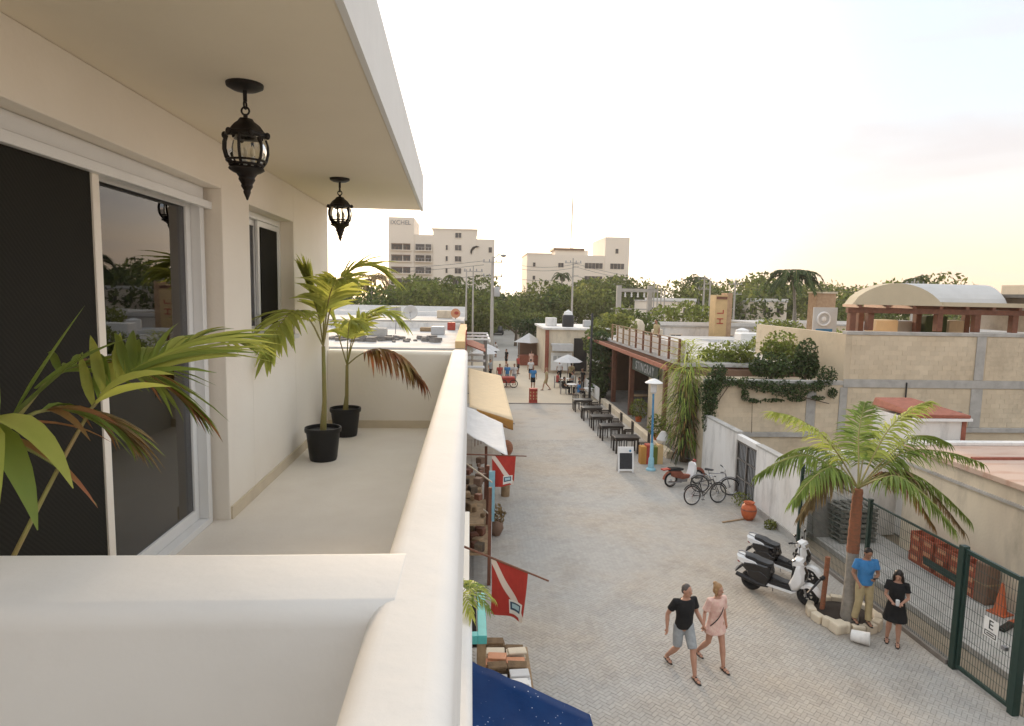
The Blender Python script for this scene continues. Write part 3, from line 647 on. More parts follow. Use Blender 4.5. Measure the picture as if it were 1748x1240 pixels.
for a, b in ((14.345, 17.405), (11.46, 14.255)):
    m = MB(); mesh_panel(m, FX, a, b, .1, 2.35); m.build('mesh_panel', 'green_steel', t)
    m = MB(); m.bx(FX-.02, FX+.02, a, b, 2.35, 2.39); m.build('top_rail', 'green_steel', t)
m = MB(); m.bx(FX-.07, FX+.07, 11.5, 17.5, -.05, .10); m.build('footing', 'concrete_dark', t, bevel=.01)
t = thing('mesh_fence', 'short piece of green mesh fence right of the gate at the picture edge', 'fence', (FX, 9.2, 0))
m = MB(); mesh_panel(m, FX, 6.6, 9.85, .1, 2.35); m.build('mesh_panel', 'green_steel', t)
m = MB(); m.bx(FX-.04, FX+.04, 6.5, 6.58, 0, 2.42); m.build('post', 'green_steel', t)
m = MB(); m.bx(FX-.02, FX+.02, 6.6, 9.85, 2.35, 2.39); m.build('top_rail', 'green_steel', t)
gt = thing('mesh_gate', 'dark green steel gate with mesh infill and a small letter sign', 'gate', (FX, 10.6, 0))
for y in (11.38, 9.98):
    m = MB(); m.bx(FX-.065, FX+.065, y-.065, y+.065, 0, 2.48); m.build('post', 'green_steel', gt, bevel=.008)
m = MB(); m.bx(FX-.03, FX+.03, 10.05, 11.31, 2.36, 2.44); m.bx(FX-.03, FX+.03, 10.05, 11.31, .06, .13); m.bx(FX-.03, FX+.03, 11.25, 11.305, .13, 2.36); m.bx(FX-.03, FX+.03, 10.055, 10.11, .13, 2.36); m.build('leaf_frame', 'green_steel', gt, bevel=.005)
m = MB(); mesh_panel(m, FX, 10.12, 11.24, .13, 2.36); m.build('mesh_panel', 'green_steel', gt)
m = MB(); m.bx(FX-.10, FX-.03, 10.16, 10.24, 1.05, 1.12); m.build('latch', 'steel_grey', gt)
m = MB(); m.bx(FX-.022, FX-.014, 10.42, 10.74, 1.06, 1.42); sg = m.build('sign_plate', 'white_paint', gt)
def face_x(x, y, z): return Matrix(((0,0,-1,x),(-1,0,0,y),(0,1,0,z),(0,0,0,1)))
root = gt.location
text_mesh('E', 0.24, 'letter', 'black_paint', gt, Matrix.Translation(-root) @ face_x(FX-.024, 10.58, 1.30), 0.002)
m = MB(); m.bx(FX-.027, FX-.023, 10.45, 10.71, 1.165, 1.18); m.bx(FX-.027, FX-.023, 10.45, 10.71, 1.085, 1.10); m.bx(FX-.027, FX-.023, 10.45, 10.465, 1.10, 1.165); m.bx(FX-.027, FX-.023, 10.695, 10.71, 1.10, 1.165); m.bx(FX-.027, FX-.023, 10.5, 10.66, 1.122, 1.142); m.build('lower_box', 'black_paint', gt)
# passage behind the fence
m = MB(); m.bx(9.62, 10.25, 6, 18.3, -.05, -.004); struct('verge', m, 'dirt', 'strip of earth behind the mesh fence')
m = MB(); m.bx(10.25, 12.35, 6, 18.3, -.05, .14); struct('side_path', m, 'concrete', 'raised concrete path behind the mesh fence', bevel=.015)
t = thing('side_building', 'low plastered building with stained pinkish flat roof behind the mesh fence', 'building', (12.4, 12, 0))
m = MB(); m.bx(12.36, 12.6, 5, 17.2, 0, 2.95); m.bx(12.6, 24, 16.9, 17.2, 0, 2.95); m.build('wall', 'wall_beige', t)
m = MB(); m.bx(12.30, 12.359, 5, 17.2, 2.55, 2.62); m.build('ledge', 'concrete', t)
m = MB(); m.bx(12.27, 24, 5, 17.25, 2.955, 3.10); m.build('roof', 'roof_pink', t, bevel=.02)
m = MB(); m.bx(12.27, 24, 17.0, 17.27, 3.10, 3.2); m.build('roof_kerb', 'wall_white', t, bevel=.02)
for i in range(4):
    m = MB(); y = 9.5+i*2.0; m.bx(12.9, 23.9, y-.05, y+.05, 3.10, 3.16); m.build('roof_seam', 'roof_tile_red', t)
t = thing('yard_end_wall', 'grey white plastered wall closing the passage behind the pallets', 'wall', (11, 18.4, 0))
m = MB(); m.bx(9.8, 13.0, 18.35, 18.55, 0, 2.6); m.build('wall', 'wall_white', t, bevel=.02)
t = thing('roof_shed', 'small peeling white shed with a red roof edge behind the palm', 'shed', (13.9, 18.9, 0))
m = MB(); m.bx(13.12, 14.66, 18.0, 20.0, 0, 3.62); m.build('wall', 'wall_white', t, bevel=.02)
m = MB(); m.bx(14.56, 14.69, 17.97, 18.1, 0, 3.60); m.build('corner_post', 'roof_tile_red', t)
m = MB(); m._add([(13.1,17.9,3.70),(14.75,17.9,3.70),(14.75,20.1,3.72),(13.1,20.1,3.72),(13.1,17.9,3.82),(14.75,17.9,3.80),(14.4,20.1,3.98),(13.2,20.1,3.98)], [(0,3,2,1),(4,5,6,7),(0,1,5,4),(1,2,6,5),(2,3,7,6),(3,0,4,7)]); rf = m.build('roof', 'roof_tile_red', t, bevel=.02)
m = MB(); m.bx(12.95, 14.8, 17.88, 18.0, 3.62, 3.70); m.build('fascia', 'white_paint', rf)
# pallets
def pallet(loc, rz, label, n=7):
    t = thing('pallet_stack', label, 'pallets', loc, rz)
    for k in range(n):
        z = k*.15
        for j in range(3):
            m = MB(); m.bx(-.55, .55, -.42+j*.38, -.34+j*.38, z+.02, z+.10); m.build('bearer', 'pallet_wood', t, world=False)
        for j in range(5):
            m = MB(); m.bx(-.56+j*.25, -.44+j*.25, -.45, .45, z+.10, z+.122); m.build('slat', 'pallet_wood', t, world=False)
M('pallet_wood', (0.20,0.19,0.165), 0.9, nz=0.35, ns=8, objvar=0.25)
pallet((11.2, 17.75, .14), R(4), 'weathered grey wooden pallets stacked against the end wall of the passage', 7)
t = thing('leaning_board', 'dark grey board leaning beside the stacked pallets', 'board', (10.45, 17.85, .14))
m = MB(); m.box((10.45,17.95,.72), .55, .05, 1.18, 0, R(-9)); m.build('sheet', 'concrete_dark', t)
# red crates under the building wall
ci = 0
where = ['far end', 'second from the far end', 'middle', 'second from the near end', 'near end']
lay = ['bottom', 'middle', 'top']
def crate_proto():
    t = thing('plastic_crate', 'x', 'crate', (0,0,0), 0, 'red crates stacked along the passage wall')
    m = MB(); m.bx(-.15,.15,-.22,.22,0,.02)
    for s in (-1,1):
        m.bx(s*.15-.012,s*.15+.012,-.22,.22,.02,.06); m.bx(s*.15-.012,s*.15+.012,-.22,.22,.22,.27)
        m.bx(-.138,.138,s*.21-.012,s*.21+.012,.02,.06); m.bx(-.138,.138,s*.21-.012,s*.21+.012,.22,.27)
        for q in (-1,1): m.bx(s*.15-.012,s*.15+.012,q*.205-.015,q*.205+.015,.06,.22)
    m.build('shell', 'red_plastic', t, world=False)
    m = MB(); m.bx(-.145,-.135,-.19,.19,.06,.22); m.bx(.135,.145,-.19,.19,.06,.22); m.bx(-.13,.13,-.2,-.19,.06,.22); m.bx(-.13,.13,.19,.2,.06,.22); m.build('side_panel', 'red_plastic', t, world=False)
    m = MB(); m.bx(-.164,-.160,-.13,.13,.09,.20); m.build('print', 'label_peach', t, world=False)
    return t
cp = crate_proto(); first = True
for i in range(5):
    for k in range(3):
        loc = (12.12+.02*rnd.uniform(-1,1), 16.0-i*.47, .14+k*.272); rz = rnd.uniform(-.05,.05)
        lb = 'red plastic crate, %s of its pile, %s of the row' % (lay[k], where[i])
        if first: cp.location = loc; cp['label'] = lb; first = False
        else: copy_tree(cp, loc=loc, rz=rz, label=lb)
tag(MB().box((11.86,14.95,.42), .03, 1.15, .2, 0, 0, R(-12)).build('green_board', 'green_steel', None), 'dark green board leaning on the red crates', 'board')
t = thing('stacked_cartons', 'tall dark brown bundle standing beside the red crates', 'bundle', (12.1, 13.75, .14))
m = MB(); m.box((12.1,13.75,.62), .34, .34, .96, .1); m.build('bundle', 'rail_brown', t, bevel=.03)
m = MB(); m.box((12.1,13.75,.62), .36, .36, .04, .1); m.build('strap', 'wood_tan', t)
def cone(loc, label):
    t = thing('traffic_cone', label, 'cone', loc, .3)
    m = MB(); m.bx(-.19,.19,-.19,.19,0,.03); m.build('base', 'orange_plastic', t, world=False, bevel=.01)
    m = MB(); m.lathe([(.145,.03),(.13,.06),(.028,.70),(.022,.72)], n=16); m.build('cone', 'orange_plastic', t, world=False, smooth=True)
cone((12.02,13.22,.14), 'orange traffic cone right beside the red crates'); cone((12.10,12.72,.14), 'orange traffic cone farther from the crates, nearer the gate')
tag(MB().box((11.6,12.55,.19), .5, .12, .09, .5).build('timber_offcut', 'wood_dark', None, bevel=.01), 'dark timber offcut lying on the path by the cones', 'timber')

# ================================================================== block building with the vaulted canopy
bb = thing('block_building', 'bare tan concrete block building with concrete bands behind the white wall', 'building', (9.7, 25.6, 0))
YB = 25.62
m = MB(); m.bx(9.62, 15.4, YB+.02, 34, 0, 3.62); m.bx(15.4, 30, YB+.02, 26.4, 0, 5.72); m.bx(15.4, 15.65, 26.4, 34, 0, 5.72); m.bx(15.66, 30, 26.41, 34, 0, 4.3); m.build('core_wall', 'mortar', bb)
m = MB()
m.bx(9.6, 15.42, YB-.015, YB+.25, 3.60, 3.78); m.bx(15.40, 30, YB-.02, YB+.3, 5.70, 5.84); m.bx(15.42, 30, YB-.02, YB+.015, 3.52, 3.86)
m.bx(9.6, 14.6, YB-.06, YB+.015, 1.42, 1.62); m.bx(18.6, 30, YB-.08, YB+.015, 1.66, 1.86)
m.bx(15.3, 15.62, YB-.018, YB+.015, 1.63, 3.51); m.bx(13.9, 14.3, YB-.012, YB+.015, 1.63, 3.35); m.bx(21.0, 21.5, YB-.022, YB+.015, 1.87, 3.5); m.bx(21.05, 21.45, YB-.022, YB+.015, 3.87, 5.69)
m.build('concrete_band', 'concrete', bb, bevel=.01)
bw, bh = .40, .20
bmesh_ = MB().bx(-.197, .197, 0, .03, -.097, .097).mesh('block', 'block')
reg = [(15.66,20.98,3.87,5.70),(21.52,25.4,3.87,5.70),(9.64,13.88,1.63,3.60),(14.32,15.28,1.63,3.60),(15.64,20.98,1.88,3.51),(21.52,25.4,1.88,3.51),(9.64,18.5,0.0,1.40)]
cnt = 0; restb = MB(); rg = random.Random(5)
for (x0,x1,z0,z1) in reg:
    r_ = 0; z = z0
    while z < z1-.03:
        zz = min(z+bh, z1); x = x0 - (.2 if r_ % 2 else 0)
        while x < x1-.03:
            a, b = max(x, x0), min(x+bw, x1)
            if b-a > .06:
                y = YB + .012 + rg.uniform(-.003,.003)
                if b-a > .39 and zz-z > .19 and cnt < 300:
                    o = bpy.data.objects.new('block', bmesh_); col.objects.link(o); o.parent = bb; o.location = ((a+b)/2-bb.location.x, y-bb.location.y, (z+zz)/2); cnt += 1
                else:
                    restb.tint = rg.random(); restb.bx(a+.003, b-.003, y, y+.03, z+.003, zz-.003)
            x += bw
        z += bh; r_ += 1
o = restb.build('blockwork', 'block', bb); o['kind'] = 'stuff'
m = MB(); m.bx(20.1, 20.62, YB-.09, YB+.0, 1.95, 2.55); m.build('meter_box', 'steel_grey', bb)
m = MB(); m.tube([(18.12,YB-.05,2.75),(18.12,YB-.05,3.75)], .03, 8); m.build('pipe', 'black_plastic', bb)
# vaulted canopy on the roof
vc = thing('roof_canopy', 'barrel vaulted cream and grey canopy on red timber posts atop the block building', 'canopy', (21.0, 28, 5.84))
for i, (x, y) in enumerate(((16.15,26.6),(17.0,26.7),(20.0,26.6),(21.7,26.6),(23.4,26.6),(18.2,29.3),(21.0,29.3),(23.4,29.3))):
    m = MB(); m.bx(x-.13, x+.13, y-.13, y+.13, (3.75 if i == 0 else 5.84) if y < 28 else 4.3, 6.58); m.build('post', 'wood_red', vc, bevel=.01)
for y, x in ((26.55, 15.9), (29.3, 17.8)):
    m = MB(); m.bx(x, 23.9, y-.1, y+.1, 6.58, 6.80); m.build('beam', 'wood_red', vc, bevel=.01)
for i in range(7):
    m = MB(); x = 16.3+i*1.18; m.bar((x,26.25,6.86),(x+1.2*(1-i/8),29.5,6.86),.12,.12); m.build('rafter', 'wood_red', vc)
pr = [(15.95+4.0*i/16, 6.93+(.92*math.sin(math.pi*min(1,(i/16)*1.02))**.62 if 0 < i < 16 else 0)) for i in range(17)]
m = MB(); m.prism(pr, 26.28, 26.9); m.build('cream_vault', 'vault_cream', vc, fix=True)
pr = [(26.92+2.9*i/14, 6.93+.98*math.sin(math.pi*i/14)**.7) for i in range(15)]
m = MB(); m.prism(pr, 19.2, 23.4); m.v = [(p_[1], p_[0], p_[2]) for p_ in m.v]; m.build('grey_vault', 'vault_grey', vc, fix=True)
m = MB(); m.bx(19.96, 23.6, 26.32, 26.9, 6.925, 7.10); m.build('flat_edge', 'vault_cream', vc)
t = thing('roof_tank_house', 'grey concrete rooftop room at the right edge of the picture', 'building', (26.5, 27.5, 5.84))
m = MB(); m.bx(24.6, 30, 26.65, 30, 5.841, 7.35); m.build('wall', 'concrete', t)
m = MB(); m.bx(23.6, 31, 25.9, 30.5, 7.351, 7.50); m.build('roof_slab', 'concrete_dark', t)
m = MB(); m.bx(25.2, 30, 26.5, 29.5, 7.501, 7.95); m.build('parapet', 'wall_beige', t)
m = MB(); m.bx(26.0, 26.5, 27, 27.5, 7.951, 8.35); m.build('block_stub', 'brick_tan', t)
tag(MB().bx(19.5,20.9,28.2,28.8,5.85,6.35).bx(20.95,21.5,28.4,29,5.85,6.25).build('roof_furniture', 'cloth_cream', vc, bevel=.05), None) if False else None
def roof_box(name, x0, x1, y0, y1, z0, z1, mat, label, cat):
    tag(MB().bx(x0,x1,y0,y1,z0,z1).build(name, mat, None, bevel=.06), label, cat)
roof_box('sofa', 18.4, 19.5, 28.4, 29.2, 4.9, 6.25, 'cloth_cream', 'pale cream sofa back under the vaulted canopy', 'sofa')
roof_box('storage_box', 19.7, 21.2, 29.6, 30.4, 4.9, 6.18, 'roof_grey', 'grey storage box under the vaulted canopy', 'box')
roof_box('dark_cabinet', 21.25, 22.3, 29.0, 30.0, 4.31, 6.45, 'foliage_dark', 'dark green cabinet under the vaulted canopy', 'cabinet')
roof_box('crate_pile', 22.5, 23.4, 29.2, 30.0, 4.31, 6.25, 'wall_beige', 'beige boxes between the posts under the vaulted canopy', 'boxes')
# clock-like round emblem board on the roof behind
t = thing('emblem_board', 'blue and white round emblem board beside the canopy post', 'sign', (15.9, 29, 4.3))
m = MB(); m.bx(15.95, 17.1, 29.3, 29.36, 4.6, 6.75); q = m.build('board', 'vault_grey', t)
m = MB(); m.torus((16.45,29.28,6.2), .3, .05, 'Y', 24, 6); m.sph((16.45,29.28,6.2), .12, .03, .12); m.build('emblem', 'white_paint', q, smooth=True)
m = MB(); m.bx(16.1,16.9,29.285,29.299,5.3,5.75); m.build('lettering_panel', 'blue_paint', q)

# ================================================================== street palm in its planter
hp = thing('palm_tree', 'young palm with reddish trunk in a round stone planter by the fence', 'tree', (8.45, 13.2, 0))
m = MB(); m.tube([(8.42,13.1,.02),(8.42,13.1,.3),(8.44,13.15,.9),(8.48,13.25,1.6)], [.20,.18,.145,.12], 14); m.build('trunk', 'bark_pale', hp, smooth=True)
m = MB()
c = curve([(8.48,13.25,1.58),(8.49,13.27,2.1),(8.51,13.29,2.6),(8.52,13.3,3.0)], 16)
m.tube(c, [.125+.012*(i%2)-.03*(i/16) for i in range(17)], 12); m.build('crown_shaft', 'bark_red', hp, smooth=True)
C = Vector((8.52,13.3,3.02))
tips = [((7.5,13.1,4.25),(6.35,13.0,4.75),'leaf_lime',.15), ((7.35,13.3,3.75),(6.2,13.2,3.35),'leaf_green',.6), ((7.6,12.9,3.6),(6.65,12.5,3.0),'leaf_green',.7),
        ((8.75,13.8,4.1),(9.1,14.2,4.75),'leaf_green',.1), ((9.2,13.4,4.35),(9.95,13.3,4.95),'leaf_lime',.2), ((9.7,13.4,3.85),(11.3,13.3,3.6),'leaf_green',.6),
        ((9.6,13.2,3.4),(10.8,12.9,2.45),'leaf_green',.8), ((8.9,12.5,3.5),(9.5,11.7,2.7),'leaf_green',.8), ((8.1,14.2,3.7),(7.6,15.0,3.3),'leaf_green',.6),
        ((9.2,14.2,3.8),(9.9,15.0,3.4),'leaf_green',.6), ((9.5,13.2,3.45),(10.7,12.9,2.2),'leaf_dry_warm',.9), ((9.4,13.5,3.3),(10.3,13.3,2.2),'leaf_rust',.9), ((7.7,13.0,3.4),(7.0,12.8,2.6),'leaf_dry_warm',.9), ((9.9,13.7,4.05),(11.0,14.0,3.9),'leaf_green',.5)]
for i, (a, b, mt, dp) in enumerate(tips):
    frond(hp, [C, C.lerp(Vector(a), .5)+Vector((0,0,.08)), a, Vector(a).lerp(Vector(b), .55)+Vector((0,0,.10)), b], 64, .60, .046, mt, 'stem_green', start=.22, ang=(66,25), droop=.95*(1+dp), rr=.022, seed=100+i, seg=3, dihedral=.2, jit=.22, samples=20)
pl = thing('tree_planter', 'round rough stone planter ring around the street palm', 'planter', (8.45, 13.38, 0))
rg = random.Random(3)
m = MB(); m.lathe([(.60,0),(.60,.10),(.3,.17),(.01,.2)], (8.45,13.38,0), 24, caps=False); m.build('soil', 'soil', pl, smooth=True)
for i in range(15):
    a = 2*math.pi*i/15; x, y = 8.45+.68*math.cos(a), 13.38+.68*math.sin(a)
    m = MB(); h = .2+rg.uniform(-.03,.03); m.box((x,y,h/2-.01), .17+rg.uniform(-.02,.02), .268, h, a, rg.uniform(-.05,.05), rg.uniform(-.05,.05)); m.build('stone', 'wall_beige', pl, bevel=.03)
tag(MB().tube([(8.05,13.55,.1),(8.08,13.55,.75),(8.1,13.55,1.35)], .055, 8).build('timber_stake', 'bark_red', None, smooth=True), 'rough reddish timber stake standing at the edge of the stone planter', 'stake')
tag(MB().tube([(7.95,13.5,.86),(7.55,13.3,.62)], .025, 6).tube([(7.95,13.5,.86),(8.02,13.52,.9)], .05, 8).build('hose_end', 'black_plastic', None, smooth=True), 'short black pipe end sticking out from the stake', 'pipe')
t = thing('concrete_lump', 'broken pale concrete block in front of the stone planter', 'rubble', (8.05, 12.72, 0))
m = MB(); m.box((8.0,12.78,.11), .34, .26, .24, .3, .08, .05); m.build('lump', 'wall_beige', t, bevel=.04)
t = thing('tipped_bucket', 'dirty white bucket lying on the ground by the planter', 'bucket', (8.2, 12.3, 0))
m = MB(); a, b = Vector((8.05,12.42,.13)), Vector((8.32,12.22,.14)); m.tube([a, a+(b-a)*.05, b, b+(b-a)*.03], [.10,.112,.132,.138], 16, caps=False); m.build('shell', 'wall_white', t, smooth=True, solid=.008)
m = MB(); m.tube([a+(b-a)*.02, a+(b-a)*.08], .10, 16); m.build('bottom', 'wall_white', t)

# ================================================================== two wheelers
def wheel(parent, x, z, r, tw, mat_rim='steel_grey', spokes=5, y=0.0, disc=True, thin=False):
    m = MB(); m.torus((x,y,z), r-tw, tw, 'Y', 32, 10, 1.15 if not thin else 1.0); w = m.build('wheel', 'rubber', parent, smooth=True, world=False)
    m = MB(); m.torus((x,y,z), r-tw*1.9, tw*(.5 if not thin else .6), 'Y', 28, 6); m.build('rim', mat_rim, w, smooth=True, world=False)
    m = MB()
    for i in range(spokes):
        a = 2*math.pi*i/spokes+.3; q = (x+(r-tw*1.9)*math.cos(a), y, z+(r-tw*1.9)*math.sin(a))
        m.bar((x,y,z), q, .035 if not thin else .004, .03 if not thin else .004)
    m.tube([(x,y-.05,z),(x,y+.05,z)], .045 if not thin else .022, 10); m.build('spokes', mat_rim, w, world=False)
    return w
def scooter(loc, rz, label, body='gloss_white'):
    t = thing('scooter', label, 'scooter', loc, rz, 'scooters parked by the palm')
    def b(n, mb, mat, par=t, **k): return mb.build(n, mat, par, world=False, **k)
    wheel(t, -.64, .25, .25, .068, 'black_plastic'); wheel(t, .66, .25, .25, .064, 'black_plastic')
    m = MB(); m.prism([(.24,.44),(.32,.27),(.46,.34),(.60,.56),(.60,.80),(.50,1.0),(.40,1.0),(.34,.72)], -.215, .215, .66); b('apron', m, body, smooth=True, fix=True)
    m = MB(); m.prism([(.28,.44),(.35,.40),(.40,.80),(.36,.93),(.31,.90)], -.14, .14, .85); b('inner_panel', m, 'gloss_black', smooth=True, fix=True)
    m = MB(); m.prism([(.42,.40),(.50,.50),(.66,.545),(.82,.51),(.93,.40),(.955,.28),(.90,.33),(.80,.43),(.64,.47),(.50,.40)], -.10, .10, .8); b('front_fender', m, body, smooth=True, fix=True)
    for s in (-1,1):
        m = MB(); m.tube([(.46,s*.075,.80),(.56,s*.075,.50),(.64,s*.075,.24)], [.028,.026,.024], 8); b('fork', m, 'steel_grey', smooth=True)
    m = MB(); m.prism([(-.22,.30),(.36,.28),(.40,.36),(.33,.42),(-.20,.40)], -.17, .17, .9); b('floorboard', m, 'black_plastic', fix=True)
    m = MB(); m.prism([(-.24,.285),(.34,.255),(.42,.30),(.30,.315),(-.2,.34)], -.186, .186, .97); b('sill_trim', m, body, fix=True)
    m = MB(); m.prism([(-.86,.58),(-.60,.36),(-.20,.32),(-.12,.58),(-.18,.76),(-.55,.78),(-.88,.74)], -.19, .19, .72); b('rear_body', m, 'gloss_black', smooth=True, fix=True)
    m = MB(); m.prism([(-.98,.72),(-.55,.56),(-.20,.60),(-.30,.70),(-.60,.79),(-1.0,.84)], -.175, .175, .84); b('tail_panel', m, body, smooth=True, fix=True)
    m = MB(); m.prism([(-.82,.78),(-.55,.755),(-.22,.74),(-.15,.72),(-.16,.80),(-.30,.815),(-.48,.84),(-.60,.885),(-.80,.89)], -.135, .135, .78); b('seat', m, 'seat_vinyl', smooth=True, fix=True)
    m = MB(); m.tube([(-.78,-.12,.86),(-.95,-.10,.88),(-1.0,0,.885),(-.95,.10,.88),(-.78,.12,.86)], .014, 6); b('grab_rail', m, 'steel_grey', smooth=True)
    m = MB(); m.prism([(-.97,.66),(-.93,.64),(-.93,.76),(-.98,.78)], -.09, .09); b('tail_light', m, 'tail_red')
    m = MB(); m.prism([(-.92,.56),(-1.02,.40),(-1.0,.385),(-.86,.54)], -.085, .085); p = b('rear_mudguard', m, 'black_plastic')
    m = MB(); m.prism([(-1.035,.40),(-.975,.515),(-.98,.52),(-1.042,.405)], -.08, .08); b('plate', m, 'white_paint', p)
    m = MB(); m.tube([(-.20,-.17,.26),(-.45,-.19,.27),(-.62,-.20,.32)], [.025,.05,.06], 10); m.tube([(-.62,-.20,.32),(-.95,-.20,.40)], [.062,.05], 10); b('exhaust', m, 'black_plastic', smooth=True)
    m = MB(); m.prism([(-.74,.14),(-.28,.20),(-.22,.36),(-.5,.38),(-.76,.30)], .06, .16, .8); b('engine', m, 'steel_grey', fix=True)
    m = MB(); m.prism([(.30,.90),(.46,.88),(.57,.97),(.50,1.09),(.36,1.10),(.28,1.02)], -.16, .16, .62); b('headset', m, body, smooth=True, fix=True)
    m = MB(); m.prism([(.505,.93),(.575,.965),(.54,1.03),(.50,1.05)], -.10, .10, .8); b('headlight', m, 'chrome', fix=True)
    m = MB(); m.tube([(.30,-.34,1.06),(.36,-.20,1.06),(.40,0,1.05),(.36,.20,1.06),(.30,.34,1.06)], .016, 8); b('handlebar', m, 'black_plastic', smooth=True)
    for s in (-1,1):
        m = MB(); m.tube([(.29,s*.27,1.06),(.25,s*.37,1.06)], .022, 8); b('grip', m, 'rubber', smooth=True)
        m = MB(); m.tube([(.37,s*.20,1.07),(.35,s*.25,1.22)], .007, 6); q = b('mirror', m, 'black_plastic')
        m = MB(); m.sph((.35,s*.27,1.26), .018, .062, .042, 12, 8); b('mirror_head', m, 'gloss_black', q, smooth=True)
        m = MB(); m.prism([(.47,.62),(.53,.60),(.52,.74),(.475,.80)], s*.155-.02, s*.155+.02); b('indicator', m, 'orange_plastic')
    m = MB(); m.prism([(.44,.34),(.58,.50),(.635,.66),(.625,.80),(.55,.90),(.52,.70)], -.13, .13, .62); b('front_grille', m, 'gloss_black', smooth=True, fix=True)
    m = MB(); m.prism([(-.22,.30),(.30,.27),(.36,.46),(.10,.47),(-.14,.52)], -.12, .12, .8); b('centre_tunnel', m, 'black_plastic', fix=True)
    m = MB(); m.prism([(-.70,.30),(-.20,.24),(-.14,.50),(-.40,.62),(-.76,.56)], -.20, .20, .75); b('side_cowl', m, 'gloss_black', smooth=True, fix=True)
    m = MB(); m.tube([(-.15,.12,.28),(-.20,.24,.01)], .012, 6); b('side_stand', m, 'steel_grey')
    return t
scooter((7.44,14.40,0), math.atan2(13.97-14.83, 7.92-6.97), 'white and black scooter parked nearer the street, front wheel towards the planter')
scooter((8.12,15.50,0), R(-52), 'white scooter parked behind the other one, nearer the fence')
def bicycle(loc, rz, label, frame='black_paint', lean=0.0):
    t = thing('bicycle', label, 'bicycle', loc, rz, 'bicycles by the white wall'); t.rotation_euler = (lean, 0, rz)
    def b(n, mb, mat, par=t, **k): return mb.build(n, mat, par, world=False, smooth=True, **k)
    wheel(t, -.52, .335, .335, .022, 'chrome', 24, thin=True); wheel(t, .52, .335, .335, .022, 'chrome', 24, thin=True)
    bbk, st, hd, hb = (-.08,0,.28), (-.22,0,.78), (.34,0,.82), (.38,0,.70)
    m = MB()
    for a, c_, r_ in ((bbk,st,.017),(st,hd,.016),(bbk,hb,.019),(hd,hb,.02)): m.tube([a,c_], r_, 8)
    for s in (-1,1):
        m.tube([bbk,(-.52,s*.06,.335)], .010, 6); m.tube([(-.22,0,.74),(-.52,s*.06,.335)], .009, 6)
    b('frame', m, frame)
    m = MB()
    for s in (-1,1): m.tube([hb,(.42,s*.05,.62),(.52,s*.055,.335)], .011, 6)
    b('fork', m, frame)
    m = MB(); m.tube([st,(-.245,0,.90)], .013, 8); q = b('seat_post', m, 'chrome')
    m = MB(); m.prism([(-.38,.90),(-.10,.90),(-.06,.925),(-.2,.945),(-.38,.96)], -.075, .075, .55); b('saddle', m, 'seat_vinyl', q, fix=True)
    m = MB(); m.tube([hd,(.32,0,.93)], .013, 8); m.tube([(.22,-.30,.98),(.33,-.14,.94),(.34,0,.93),(.33,.14,.94),(.22,.30,.98)], .012, 8); q = b('handlebar', m, 'chrome')
    for s in (-1,1): m = MB(); m.tube([(.26,s*.25,.965),(.17,s*.345,1.0)], .018, 8); b('grip', m, 'rubber', q)
    m = MB(); m.torus((-.08,.045,.28), .085, .008, 'Y', 20, 6); m.tube([(-.08,.05,.28),(-.02,.06,.13)], .010, 6); m.tube([(-.08,-.05,.28),(-.14,-.06,.43)], .010, 6); q = b('crank', m, 'chrome')
    for s, x, z in ((1,-.02,.13),(-1,-.14,.43)): m = MB(); m.box((x,s*.10,z), .09, .07, .022); b('pedal', m, 'black_plastic', q)
    m = MB(); m.tube([(-.08,.045,.365),(-.52,.045,.375)], .006, 4); m.tube([(-.08,.045,.195),(-.52,.045,.295)], .006, 4); b('chain', m, 'steel_grey')
    for x in (-.52,.52):
        m = MB(); m.tube([(x+.37*math.cos(a), 0, .335+.37*math.sin(a)) for a in [R(20+14*i) for i in range(10)]], .016, 6, flat=1.4); b('mudguard', m, frame)
    return t
bicycle((8.20,21.30,0), R(14), 'black bicycle standing out in the street in front of the grille door', lean=R(-7))
bicycle((8.95,22.45,0), R(-20), 'dark grey bicycle leaning closest to the white wall', 'steel_grey', lean=R(8))
